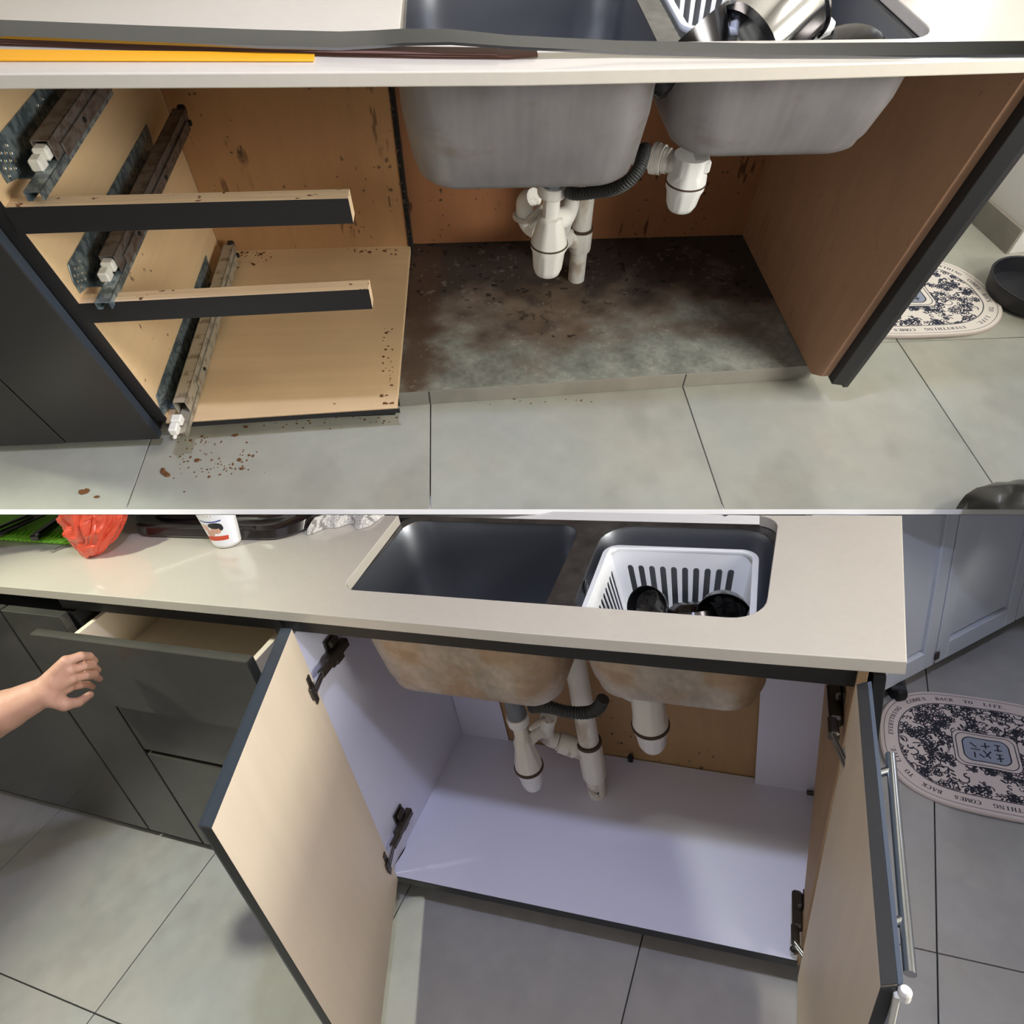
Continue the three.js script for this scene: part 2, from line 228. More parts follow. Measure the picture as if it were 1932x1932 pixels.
M.trayBlack = phys({ color: 0x1d1516, roughness: 0.25, clearcoat: 0.4 });
M.towel = std({ map: tex(256, 256, (u, v) => { const a = fbm(u, v, 50, 50, 3, 611); return [196, 192, 184].map((q) => q * (0.75 + 0.5 * a)); }, { size: [0.12, 0.12] }), bumpMap: tex(256, 256, (u, v) => 255 * fbm(u, v, 60, 60, 3, 617), { data: true, size: [0.12, 0.12] }), bumpScale: 0.002, roughness: 1 });
M.greyPaint = std({ color: 0xc4cad4, roughness: 0.4 });
M.groove = std({ color: 0x2e3136, roughness: 0.8 });
M.rubber = std({ color: 0x161616, roughness: 0.7 });
M.crumb = std({ color: 0x6b4420, roughness: 0.95 });
M.binPlastic = std({ color: 0x15151b, roughness: 0.45 });
M.bagBlack = phys({ color: 0x23231f, roughness: 0.28, clearcoat: 0.3 });
M.rugEdge = std({ color: 0xb9aba4, roughness: 1 });

// ---------------------------------------------------------------- rug print, shared by both mats
function rugCanvas(ink, ground) {
  const W = 1200, H = 960, cv = document.createElement('canvas'); cv.width = W; cv.height = H; const x = cv.getContext('2d'), R = rng(77);
  x.fillStyle = ground; x.fillRect(0, 0, W, H);
  const sup = (t, k) => { const c = Math.cos(t), s = Math.sin(t), e = 2 / 2.7; return [W / 2 + Math.sign(c) * Math.pow(Math.abs(c), e) * (W / 2 - k), H / 2 + Math.sign(s) * Math.pow(Math.abs(s), e) * (H / 2 - k)]; };
  const loop = (k) => { x.beginPath(); for (let i = 0; i <= 160; i++) { const p = sup(i / 160 * Math.PI * 2, k); i ? x.lineTo(...p) : x.moveTo(...p); } };
  x.save(); loop(118); x.clip(); x.strokeStyle = ink; x.fillStyle = ink;
  for (let n = 0; n < 520; n++) { // flowers, leaves and scrolls
    const cx = R() * W, cy = R() * H, a = R() * 6.28, s = 16 + R() * 26; x.save(); x.translate(cx, cy); x.rotate(a); x.lineWidth = 4.5 + R() * 4;
    const kind = R();
    if (kind < 0.45) { const nl = 3 + Math.floor(R() * 4); x.beginPath(); x.moveTo(-s * 1.6, 0); x.quadraticCurveTo(0, s * 0.7, s * 1.6, 0); x.stroke(); for (let i = 0; i < nl; i++) { const q = -1.3 + 2.6 * i / nl, sd = i % 2 ? 1 : -1; x.beginPath(); x.ellipse(q * s, sd * s * 0.45, s * 0.5, s * 0.19, sd * 0.9, 0, 6.28); R() < 0.55 ? x.fill() : x.stroke(); } }
    else if (kind < 0.75) { for (let i = 0; i < 6; i++) { x.beginPath(); x.ellipse(Math.cos(i * 1.047) * s * 0.55, Math.sin(i * 1.047) * s * 0.55, s * 0.46, s * 0.26, i * 1.047, 0, 6.28); x.stroke(); } x.beginPath(); x.arc(0, 0, s * 0.22, 0, 6.28); x.fill(); }
    else { x.beginPath(); x.arc(0, 0, s * 0.7, 0, 4.4); x.stroke(); x.beginPath(); x.arc(s * 0.9, s * 0.3, s * 0.4, 2, 6.2); x.stroke(); }
    x.restore();
  }
  x.restore();
  x.strokeStyle = ink; x.lineWidth = 6; loop(114); x.stroke(); x.lineWidth = 3; loop(30); x.stroke();
  const txt = 'EVERYTHING  COMES  BACK  TO  LIFE.   '.repeat(3); x.fillStyle = ink; x.font = 'bold 38px serif'; x.textAlign = 'center'; x.textBaseline = 'middle';
  const path = []; let len = 0, prev = sup(Math.PI, 70); for (let i = 1; i <= 2400; i++) { const p = sup(Math.PI + i / 2400 * Math.PI * 2, 70); len += Math.hypot(p[0] - prev[0], p[1] - prev[1]); path.push([len, p[0], p[1], Math.atan2(p[1] - prev[1], p[0] - prev[0])]); prev = p; }
  const step = len / txt.length; let k = 0; for (let i = 0; i < txt.length; i++) { const s = (i + 0.5) * step; while (path[k][0] < s && k < path.length - 1) k++; x.save(); x.translate(path[k][1], path[k][2]); x.rotate(path[k][3]); x.fillText(txt[i], 0, 0); x.restore(); }
  // centre plaque with brush-like strokes
  const pl = (dx, dy) => { x.beginPath(); x.roundRect ? x.roundRect(W / 2 - dx, H / 2 - dy, 2 * dx, 2 * dy, 50) : x.rect(W / 2 - dx, H / 2 - dy, 2 * dx, 2 * dy); };
  x.fillStyle = ground; pl(176, 138); x.fill(); x.lineWidth = 5; x.stroke(); pl(158, 120); x.stroke(); x.fillStyle = '#8c93a3'; pl(124, 92); x.fill(); x.lineWidth = 7; x.stroke();
  x.lineWidth = 10; x.save(); x.translate(W / 2, H / 2); x.scale(0.82, 0.82); x.translate(-W / 2, -H / 2); for (const [a, b, c, d] of [[-100, -60, -60, -20], [-100, 0, -40, 0], [-80, 30, -80, 80], [-50, 40, -20, 70], [0, -80, 0, -20], [-30, -40, 30, -50], [-20, 0, 20, 70], [30, 0, -10, 60], [60, -70, 100, -70], [80, -70, 80, -10], [55, -20, 105, -25], [60, 20, 100, 20], [60, 60, 105, 50], [80, 20, 84, 84]]) { x.beginPath(); x.moveTo(W / 2 + a, H / 2 + b); x.lineTo(W / 2 + c, H / 2 + d); x.stroke(); } x.restore();
  const t = new THREE.CanvasTexture(cv); t.colorSpace = THREE.SRGBColorSpace; return t;
}
const rugMapL = rugCanvas('#24242f', '#c8bcb8');
M.rugL = std({ map: rugMapL, roughness: 1 });
M.rugU = std({ map: rugCanvas('#23283a', '#ddd6cd'), roughness: 1 });
function rug(fr, label, cx, cz, hx, hz, rot, mat) {
  const n = 96, out = (k, y) => Array.from({ length: n }, (_, i) => { const t = i / n * 2 * Math.PI, c = Math.cos(t), s = Math.sin(t), e = 2 / 2.7; const a = Math.sign(c) * Math.pow(Math.abs(c), e) * (hx - k), b = Math.sign(s) * Math.pow(Math.abs(s), e) * (hz - k); return V(a, y + 0.0025 * Math.sin(t * 5), b); });
  const rotm = (g) => g.rotateY(rot).translate(cx, 0, cz);
  const o = thing(fr, 'floor_mat', label, 'mat', V(cx, 0, cz));
  const top = out(0.003, 0.0095), P = [], N = [], T = []; for (let i = 0; i < n; i++) { const a = top[i], b = top[(i + 1) % n], m = V(0, 0.0095, 0); for (const p of [a, m, b]) { P.push(p.x, p.y, p.z); N.push(0, 1, 0); T.push(0.5 + p.x / (2 * hx), 0.5 - p.z / (2 * hz)); } }
  part('printed_face', rotm(geo(P, N, T)), mat, o);
  part('bound_edge', rotm(soft(loft([out(0.003, 0.0093), out(0, 0.007), out(0, 0.002)], false, true))), M.rugEdge, o);
}

// ---------------------------------------------------------------- lower floor: large tiles over dark grout
const floorL = struct('L', 'floor', box(-3, 2.64, -0.16, -0.0105, -3.6, 3.7, 0), M.grout);
{
  const zs = [2.6, 2.05, 1.5, 0.95, 0.40, -0.142, -0.69, -1.24, -1.79, -2.34, -2.9];
  const lines = [[-2.30, 0], [-1.72, 0], [-1.157, 0], [-0.558, -0.01], [0.005, -0.045], [0.548, -0.075], [1.078, -0.145], [1.62, -0.16], [2.17, -0.16], [2.73, -0.16]];
  const gx = (i, z) => lines[i][0] + lines[i][1] * Math.max(-0.9, Math.min(0.9, z + 0.1)); const g = 0.0013;
  for (let j = 0; j < zs.length - 1; j++) for (let i = 0; i < lines.length - 1; i++) {
    const z0 = zs[j], z1 = zs[j + 1], a = V(gx(i, z0) + g, -0.0106, z0 - g), b = V(gx(i + 1, z0) - g, -0.0106, z0 - g), c = V(gx(i + 1, z1) - g, -0.0106, z1 + g), d = V(gx(i, z1) + g, -0.0106, z1 + g);
    const t = slab(a, b, c, d, V(0, 0.0106, 0), 0.0006); const uv = t.attributes.uv, r = rng(i * 31 + j * 7 + 5), ou = r(), ov = r(); for (let k = 0; k < uv.count; k++) uv.setXY(k, uv.getX(k) + ou, uv.getY(k) + ov);
    part('tile', t, M.tileL, floorL);
  }
}
// ---------------------------------------------------------------- upper platform: white front board, tiles, walls
const platform = struct('U', 'floor_001', clip(box(-0.66, 2.95, -0.06, -0.0105, -1.5, 0.40, 0), { n: V(0, 0, 1), d: 0.07 }, false), M.grout);
{
  const p0 = U(-60, 961.5, 'y', -0.0005), p1 = U(2000, 961.5, 'y', -0.0005), back = V(0, 0, -0.03);
  const w0 = FR.U.C.clone().add(ray('U', -60, 971).multiplyScalar(p0.clone().sub(FR.U.C).length() / ray('U', -60, 961.5).length())), w1 = FR.U.C.clone().add(ray('U', 2000, 971).multiplyScalar(p1.clone().sub(FR.U.C).length() / ray('U', 2000, 961.5).length()));
  struct('U', 'trim_1', slab(p0, p1, w1, w0, V(0, -0.012, -0.045), 0.0006), M.white);
  const lines = [-0.66, -0.063, 0.549, 1.147, 1.735, 2.34, 2.94], zs = [0.33, -0.272, -0.87, -1.47], g = 0.0013;
  for (let j = 0; j < 3; j++) for (let i = 0; i < 6; i++) {
    const sk = (x, z) => x + (x - 0.5) * 0.028 * (z + 0.1);
    const a = V(sk(lines[i], zs[j]) + g, -0.0106, zs[j] - g), b = V(sk(lines[i + 1], zs[j]) - g, -0.0106, zs[j] - g), c = V(sk(lines[i + 1], zs[j + 1]) - g, -0.0106, zs[j + 1] + g), d = V(sk(lines[i], zs[j + 1]) + g, -0.0106, zs[j + 1] + g);
    let t = slab(a, b, c, d, V(0, 0.0106, 0), 0.0006); if (j === 0) t = clip(t, SEAM_U, false); const uv = t.attributes.uv, r = rng(i * 13 + j * 5 + 91), ou = r(), ov = r(); for (let k = 0; k < uv.count; k++) uv.setXY(k, uv.getX(k) + ou, uv.getY(k) + ov);
    part('tile', t, M.tileU, platform);
  }
}
struct('U', 'wall_back', box(-0.66, 2.3, -0.0105, 1.75, -1.06, -0.98, 0.001), M.wall);
{
  const a = hit('U', 1847, 428, 'y', 0), b = hit('U', 1903, 479, 'y', 0), d = b.clone().sub(a).setY(0).normalize(), nrm = V(-d.z, 0, d.x); const A = a.clone().addScaledVector(d, -0.4), B = b.clone(); const off = V(d.z, 0, -d.x); if (off.x < 0) off.negate();
  struct('U', 'wall_right', slab(A, B, B.clone().setY(0.9), A.clone().setY(0.9), off.clone().multiplyScalar(0.12), 0.001), M.wall);
  const s = off.clone().multiplyScalar(-0.010); struct('U', 'baseboard_right', slab(A, B, B.clone().setY(0.075), A.clone().setY(0.075), s, 0.001), M.slabEdge);
}
struct('L', 'wall_rear', box(-1.6, 0.93, 0, 0.70, -0.56, -0.47, 0.001), M.wall);
{ // added low cupboard run under the window on the right, outside the picture, that keeps its light off the lower floor
  const o = thing('L', 'light_blocking_sideboard', 'added unseen low cupboard that blocks window light from the lower floor', 'cupboard', V(2.0, 0, 0.1));
  part('carcass', box(1.76, 2.25, 0.08, 0.92, -1.1, 1.25, 0.002), M.wall, o); part('worktop', box(1.73, 2.27, 0.921, 0.95, -1.12, 1.27, 0.002), M.quartz, o); part('kick_board', box(1.80, 2.22, 0.0005, 0.08, -1.08, 1.23), M.black, o);
  for (let i = 0; i < 4; i++) part('door', box(1.742, 1.7595, 0.09, 0.915, -1.095 + i * 0.586, -0.515 + i * 0.586, 0.002), M.white, o);
}
// ---------------------------------------------------------------- the room around both sets
struct('L', 'ceiling', box(-3.1, 2.75, 3.3, 3.42, -3.7, 3.8, 0), M.wall);
struct('L', 'wall_north', box(-3.1, 2.75, 0, 3.3, -3.7, -3.6, 0), M.wall);
struct('L', 'wall_south', box(-3.1, 2.75, 0, 3.3, 3.7, 3.8, 0), M.wall);
struct('L', 'wall_west', box(-3.1, -3.0, 0, 3.3, -3.6, 3.7, 0), M.wall);
struct('L', 'wall_east', box(2.64, 2.74, 0, 3.3, -3.6, 3.7, 0), M.wall);
LAMPS.forEach((l, i) => {
  const glow = (k) => std({ color: 0x222222, emissive: l.color, emissiveIntensity: k, roughness: 1 });
  if (!l.n) { // pendant lamp: rod, cap and glowing bulb
    const o = thing('L', 'pendant_lamp', i ? 'small pendant lamp hanging in front of the open sink cabinet' : 'pendant lamp hanging on the left in front of the drawer fronts', 'lamp', l.p.clone());
    part('rod', rod(V(l.p.x, l.p.y + 0.07, l.p.z), V(l.p.x, 3.3, l.p.z), 0.006), M.black, o); part('cap', tr(lathe([[0, 0.075], [0.05, 0.075], [0.085, 0.06], [0.085, 0.055], [0, 0.055]], 28), l.p.x, l.p.y, l.p.z), M.white, o); part('bulb', tr(new THREE.SphereGeometry(l.r, 20, 14), l.p.x, l.p.y, l.p.z), glow(1.5), o);
    return;
  }
  const q = new THREE.Quaternion().setFromRotationMatrix(new THREE.Matrix4().lookAt(l.n, V(0, 0, 0), V(0, 1, 0))), at = l.p.clone(), put = (g) => g.applyQuaternion(q).translate(at.x, at.y, at.z), W = l.w / 2, H = l.h / 2, f = 0.045;
  const o = struct('L', `window_${i - 1}`, null, null, at);  // two of these are added fills in window frames: high east and south
  part('window_or_fill_frame', put(merge(box(-W - f, W + f, H, H + f, -0.035, 0.01, 0.002), box(-W - f, W + f, -H - f, -H, -0.035, 0.01, 0.002), box(-W - f, -W, -H, H, -0.035, 0.01, 0.002), box(W, W + f, -H, H, -0.035, 0.01, 0.002))), M.white, o);
  part('window_or_fill_pane', put(box(-W, W, -H, H, -0.018, -0.012, 0)), glow(i === 6 ? 5 : Math.min(l.I, 1.2)), o);
});

// ================================================================ UPPER SET: the old cabinet
const ZF = (y) => -0.042 + 0.15 * y;              // the old front leans forward a little
const topU = 0.779, botU = 0.763;
// concrete plinth slab that was under the missing cabinet floor
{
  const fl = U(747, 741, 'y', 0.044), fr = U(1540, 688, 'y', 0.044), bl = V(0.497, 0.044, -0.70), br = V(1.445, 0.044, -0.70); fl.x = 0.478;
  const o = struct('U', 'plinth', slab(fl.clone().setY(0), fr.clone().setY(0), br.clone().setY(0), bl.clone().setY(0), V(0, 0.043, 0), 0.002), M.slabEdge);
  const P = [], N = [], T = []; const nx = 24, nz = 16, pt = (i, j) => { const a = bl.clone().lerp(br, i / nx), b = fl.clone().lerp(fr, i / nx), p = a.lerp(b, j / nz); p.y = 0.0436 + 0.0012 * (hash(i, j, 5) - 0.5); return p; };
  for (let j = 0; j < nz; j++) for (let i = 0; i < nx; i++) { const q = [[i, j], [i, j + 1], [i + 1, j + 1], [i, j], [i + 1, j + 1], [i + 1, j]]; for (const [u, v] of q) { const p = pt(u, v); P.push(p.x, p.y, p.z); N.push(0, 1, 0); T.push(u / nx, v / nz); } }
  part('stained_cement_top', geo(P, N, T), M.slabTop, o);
  for (const x of [0.549, 1.145]) part('joint', box(x - 0.0015, x + 0.0015, 0.004, 0.041, -0.2, fl.z + (fr.z - fl.z) * (x - 0.48) / 0.97 + 0.0006, 0), M.grout, o);
}
// left drawer cabinet, its fronts and drawers taken away
{
  const o = thing('U', 'drawer_cabinet', 'open drawer cabinet without drawers, bare beige inside with two rails and rusty runners', 'cabinet', V(0, 0, 0));
  const fb = U(318, 793, 'x', 0), ft = V(0, 0.762, ZF(0.762)), bt = V(0, 0.762, -0.644), bb = V(0, 0.05, -0.644);
  part('side_panel', slab(fb, ft, bt, bb, V(-0.018, 0, 0)), M.beige, o, 'beige left side panel');
  part('front_edging', slab(fb.clone(), V(-0.028, fb.y, fb.z), V(-0.028, ft.y, ft.z), ft.clone(), V(0, 0, -0.018).add(V(0, 0, 0.0195)).multiplyScalar(1), 0.0004), M.black, o, 'black front edge strip');
  const bFL = U(330, 798, 'y', 0.07), bFR = U(748, 768, 'y', 0.07), bBR = V(0.499, 0.07, -0.644), bBL = V(0, 0.07, -0.644); bFL.x = 0.0; bFL.z = bFR.z + 0.018;
  part('floor_board', slab(bFL, bFR, bBR, bBL, V(0, -0.016, 0)), M.beige, o, 'beige floor board with mould specks');
  const k0 = bFL.clone(), k1 = bFR.clone().add(V(0.006, 0, 0)); k0.y = k1.y = 0.066; part('floor_edging', slab(k0, k1, k1.clone().setY(0.054), k0.clone().setY(0.054), V(0, 0, 0.002), 0.0003), M.black, o);
  part('kick_board', box(-0.01, 0.47, 0.001, 0.054, -0.10, -0.085), M.black, o);
  part('back_panel', slab(V(0, 0.05, -0.644), V(0.499, 0.05, -0.644), V(0.499, 0.76, -0.644), V(0, 0.76, -0.644), V(0, 0, -0.009)), M.backU, o, 'brown back panel with black mould marks');
  for (const [z, a, b, c, d] of [[0.045, [5, 391], [657, 374], [667, 421], [36, 441]], [0.015, [141, 573], [695.5, 545], [703, 582], [171, 609]]]) {
    const q = [a, b, c, d].map(([x, y]) => U(x, y, 'z', z)); const r = part('front_rail', slab(...q, V(0, 0, -0.026), 0.0006), M.rawWood, o, 'bare wood cross rail with a black front');
    const f = q.map((p) => p.clone().add(V(0, 0, 0.0002))); part('edging', slab(...f, V(0, 0, 0.0012), 0.0002), M.black, r);
  }
  for (const [ys, zo, hasBack] of [[0.645, 0.012, 1], [0.452, 0.0, 1], [0.130, -0.03, 0]]) { // three drawer runners
    const s = sub('drawer_runner', o, 'rusty metal drawer runner with a white front clip'); const z0 = zo, z1 = -0.50;
    const holes = []; for (let i = 0; i < 4; i++) for (let j = 0; j < 3; j++) holes.push(circle(-0.012 - i * 0.011, 0.012 + j * 0.011 + (i % 2) * 0.005, 0.0028, 8)); for (let i = 0; i < 4; i++) for (let j = 0; j < 3; j++) holes.push(circle(-0.16 - i * 0.011, 0.012 + j * 0.011 + (i % 2) * 0.005, 0.0028, 8));
    const pl = plateIn(V(0.0005, ys - 0.055, z0), V(0, 0, 1), V(0, 1, 0), [[z1, 0.004], [-0.03, 0], [0, 0.008], [0, 0.030], [-0.012, 0.055], [z1 - 0.01, 0.050]], holes, 0.0016, 0.0003); pl.translate(0.0016, 0, 0);
    part('bracket', merge(pl, box(0.0005, 0.026, ys - 0.057, ys - 0.055, z1, z0 - 0.03, 0.0003)), M.zinc, s);
    const ch = (x0, x1, y0, y1, a, b, t) => merge(box(x0, x1, y1 - t, y1, a, b, 0.0004), box(x1 - t, x1, y0, y1, a, b, 0.0004), box(x0, x0 + t, y0, y1, a, b, 0.0004), box(x0 + t, x0 + t + 0.006, y0, y0 + t, a, b, 0.0002));
    part('outer_rail', merge(ch(0.030, 0.056, ys - 0.050, ys - 0.014, -0.60, (hasBack ? -0.055 : -0.004) + z0, 0.0022), box(0.0565, 0.060, ys - 0.050, ys - 0.030, -0.58, -0.08 + z0, 0.0006)), hasBack ? M.zincRail : M.paleRail, s);
    part('inner_rail', merge(ch(0.034, 0.058, ys - 0.058, ys - 0.044, -0.3, (hasBack ? 0.030 : 0.055) + z0, 0.0018)), hasBack ? M.zinc : M.paleRail, s);
    part('roller', merge(tr(lathe([[0, -0.006], [0.012, -0.006], [0.013, 0], [0.012, 0.006], [0, 0.006]], 16).rotateZ(Math.PI / 2), 0.046, ys - 0.022, -0.605), tr(lathe([[0, -0.004], [0.006, -0.004], [0.006, 0.004], [0, 0.004]], 10).rotateZ(Math.PI / 2), 0.058, ys - 0.04, -0.59)), M.rubber, s);
    const cz = z0 + (hasBack ? -0.035 : 0.050); part('clip', merge(box(0.028, 0.046, ys - 0.046, ys - 0.028, cz - 0.012, cz + 0.010, 0.003), box(0.030, 0.052, ys - 0.040, ys - 0.022, cz - 0.030, cz - 0.010, 0.003), box(0.034, 0.040, ys - 0.050, ys - 0.044, cz - 0.01, cz + 0.016, 0.001)), M.clipWhite, s, 'white plastic clip');
    for (const [x, y, z] of [[0.061, ys - 0.038, -0.16], [0.061, ys - 0.040, -0.36]]) part('screw', tr(lathe([[0, -0.002], [0.004, -0.002], [0.004, 0.003], [0, 0.003]], 10).rotateZ(Math.PI / 2), x, y, z), M.rubber, s);
  }
}
// neighbouring dark cabinet on the left: two flat fronts proud of the carcass
{
  const o = thing('U', 'dark_cabinet', 'closed cabinet with flat charcoal fronts left of the open drawer bay', 'cabinet', V(-0.3, 0, 0));
  const zo = 0.021, tilt = (x0, x1, y0, y1, th) => slab(V(x0, y0, ZF(y0) + zo), V(x1, y0, ZF(y0) + zo), V(x1, y1, ZF(y1) + zo), V(x0, y1, ZF(y1) + zo), V(0, 0, -th), 0.0012);
  part('carcass', merge(slab(V(-0.44, 0.03, ZF(0.03) - 0.004), V(-0.030, 0.03, ZF(0.03) - 0.004), V(-0.030, 0.75, ZF(0.75) - 0.004), V(-0.44, 0.75, ZF(0.75) - 0.004), V(0, 0, -0.5))), M.black, o);
  part('door', tilt(-0.222, -0.0285, 0.026, 0.752, 0.021), M.darkLamU, o); part('door', tilt(-0.44, -0.2250, 0.024, 0.752, 0.021), M.darkLamU, o);
  part('side_edging', slab(V(-0.0282, 0.027, ZF(0.027) + zo - 0.001), V(-0.0282, 0.751, ZF(0.751) + zo - 0.001), V(-0.0282, 0.751, ZF(0.751) + 0.001), V(-0.0282, 0.027, ZF(0.027) + 0.001), V(0.0008, 0, 0), 0.0001), M.doorEdge, o, 'door edge coloured blue-grey for reflected light');  // bluish light reflected by the dark edge is put into the colour
  part('kick_board', box(-0.44, -0.03, 0.0005, 0.03, -0.12, -0.1), M.black, o);
}
// sink cabinet shell: back panel, black seam, brown end panel with its black front
{
  const o = thing('U', 'sink_cabinet', 'doorless sink cabinet with a stained brown back and brown end panel with black front edge', 'cabinet', V(1.0, 0, -0.4));
  part('back_panel', slab(V(0.500, 0.045, -0.690), V(1.475, 0.045, -0.690), V(1.475, 0.76, -0.690), V(0.500, 0.76, -0.690), V(0, 0, -0.009)), M.backSinkU, o, 'orange-brown back panel with dark water stains');
  part('seam_strip', merge(slab(V(0.494, 0.046, -0.640), V(0.5035, 0.046, -0.640), V(0.5035, 0.758, -0.640), V(0.494, 0.758, -0.640), V(0, 0, -0.05), 0.0005)), M.mould, o, 'black mouldy strip where the divider stood');
  const bx = (p) => U(p[0], p[1], 'x', 1.445); const b0 = V(1.445, 0.046, -0.690), b1 = bx([1545, 705]), b2 = bx([1570, 720]); const t1 = V(1.445, 0.762, ZF(0.762) - 0.01), t0 = V(1.445, 0.762, -0.69), m = V(1.445, 0.425, -0.002);
  part('end_panel', plateIn(V(1.463, 0, 0), V(0, 0, 1), V(0, 1, 0), [[b0.z, b0.y], [b1.z, b1.y], [b2.z - 0.018, b2.y], [-0.026, 0.40], [0.028, 0.762], [t0.z, t0.y]], [], 0.018, 0.0006).translate(-0.018, 0, 0), M.endU, o, 'brown end panel');
  const zt = (y) => -0.062 + 0.148 * y; const e = (x, y) => V(x, y, zt(y));
  part('front_edging', slab(e(1.4445, 0.078), e(1.478, 0.070), e(1.478, 0.762), e(1.4445, 0.762), V(0, 0, -0.024), 0.001), M.black, o, 'chipped black front edge');
  part('gable_panel', slab(V(1.4785, 0.062, zt(0.062) - 0.002), V(1.4785, 0.762, zt(0.762) - 0.002), V(1.4785, 0.762, -0.69), V(1.4785, 0.062, -0.69), V(0.012, 0, 0)), M.darkLamU, o, 'dark grey outer gable');
  const hp = bx([1602, 612]); part('hinge_plate', merge(tr(box(-0.004, 0, -0.016, 0.016, -0.014, 0.014, 0.003), hp.x, hp.y, hp.z), tr(box(-0.012, -0.003, -0.010, 0.012, -0.007, 0.009, 0.003), hp.x, hp.y, hp.z), tr(lathe([[0, 0], [0.004, 0], [0.003, 0.003], [0, 0.003]], 10).rotateZ(Math.PI / 2), hp.x - 0.012, hp.y + 0.002, hp.z)), M.rubber, o, 'black hinge base plate');
  for (const [x, y] of [[1575, 640], [1580, 635], [1586, 642], [1577, 650], [1572, 655], [1888, 222], [1861, 256], [1878, 252], [1858, 268], [1868, 246]]) { const q = bx([x, y]); part('screw_hole', tr(lathe([[0, -0.0006], [0.0022, -0.0006], [0.0016, 0.0006], [0, 0.0006]], 8).rotateZ(Math.PI / 2), q.x - 0.0003, q.y, q.z), M.rubber, o); }
}
// worktop with two cut-outs
const holeA_U = rrect(0.582, 0.907, 0.33, -0.062, 0.045), HB = (x0, x1, z0, z1, r) => rrect(x0, x1, z0, z1, r);
{
  const hA = rrect(0.580, 0.912, -0.34, 0.062, 0.042), hB = rrect(0.936, 1.256, -0.34, 0.060, 0.06);
  const g = plate([[-0.03, 0.126], [0.15, 0.127], [0.43, 0.134], [0.72, 0.140], [1.0, 0.137], [1.32, 0.127], [1.56, 0.117], [1.56, -0.70], [-0.03, -0.70]], [rrect(0.580, 1.256, -0.34, 0.061, 0.045)], botU, topU, 0.0016);
  one('U', 'worktop', 'cream stone worktop over the stripped cabinet, with metal and yellow strips lying on it', 'worktop', g, M.quartz, V(0.35, botU, -0.3));
}
function bowl(x0, x1, z0, z1, yTop, depth, r, taper, th, n = 8) {
  const prof = [[0, 0], [0.006, 0.12], [0.4 * taper, 0.45], [0.8 * taper, 0.78], [taper, 0.86], [taper + 0.005, 0.91], [taper + 0.013, 0.955], [taper + 0.024, 0.985], [taper + 0.038, 1.0]];
  const rings = prof.map(([ins, t]) => rrect(x0 + ins + th, x1 - ins - th, -z1 + ins + th, -z0 - ins - th, Math.max(0.012, r - th + (ins > taper ? -(ins - taper) * 0.5 : 0.01)), n).map(([x, z]) => V(x, yTop - t * (depth - th), -z)));
  const g = toCreasedNormals(flat(loft(rings, false, true)), 1.2), p = g.attributes.position, nn = g.attributes.normal, uv = new Float32Array(p.count * 2), cx = (x0 + x1) / 2, cz = (z0 + z1) / 2;
  for (let k = 0; k < p.count; k += 3) { const a = [0, 1, 2].map((q) => Math.atan2(p.getX(k + q) - cx, p.getZ(k + q) - cz)); const wrap = Math.max(...a) - Math.min(...a) > 3, fl = (Math.abs(nn.getY(k)) + Math.abs(nn.getY(k + 1)) + Math.abs(nn.getY(k + 2))) / 3 > 0.9; for (let q = 0; q < 3; q++) { const w = k + q; uv[2 * w] = fl ? p.getX(w) : (a[q] + (wrap && a[q] < 0 ? 6.28318 : 0)) * 0.17; uv[2 * w + 1] = fl ? p.getZ(w) : p.getY(w); } }
  g.setAttribute('uv', new THREE.BufferAttribute(uv, 2)); return g;
}
function strainer(x, y, z, r) { return tr(lathe([[0, 0.001], [r * 0.5, 0.001], [r * 0.55, 0.004], [r * 0.9, 0.003], [r, 0.0015], [r, 0]], 24), x, y, z); }
{
  const o = thing('U', 'double_sink', 'dull grey double bowl steel sink above the stained cement slab of the stripped cabinet', 'sink', V(0.75, 0.55, -0.14));
  const A = [0.562, 0.924, -0.35, 0.070], B = [0.927, 1.270, -0.35, 0.068], yt = botU - 0.0008;
  part('rim', plate(rrect(0.565, 1.272, -0.36, 0.076, 0.05), [rrect(0.583, 0.908, -0.338, 0.059, 0.05), rrect(0.940, 1.253, -0.338, 0.057, 0.06)], yt - 0.002, yt, 0), M.steelRim, o);
  for (const [nm, b, d, tp, lx] of [['large_bowl', A, 0.182, 0.018, 'dull brushed steel large bowl'], ['small_bowl', B, 0.146, 0.026, 'dull brushed steel small bowl']]) {
    const w = part(nm, bowl(...b, yt, d, 0.06, tp, 0), M.steelOut, o, lx); part('bowl_inside', bowl(...b, yt, d, 0.06, tp, 0.0018), M.steelIn, w);
    part('strainer', strainer((b[0] + b[1]) / 2, yt - d + 0.002, (b[2] + b[3]) / 2, 0.045), M.chrome, w);
  }
}
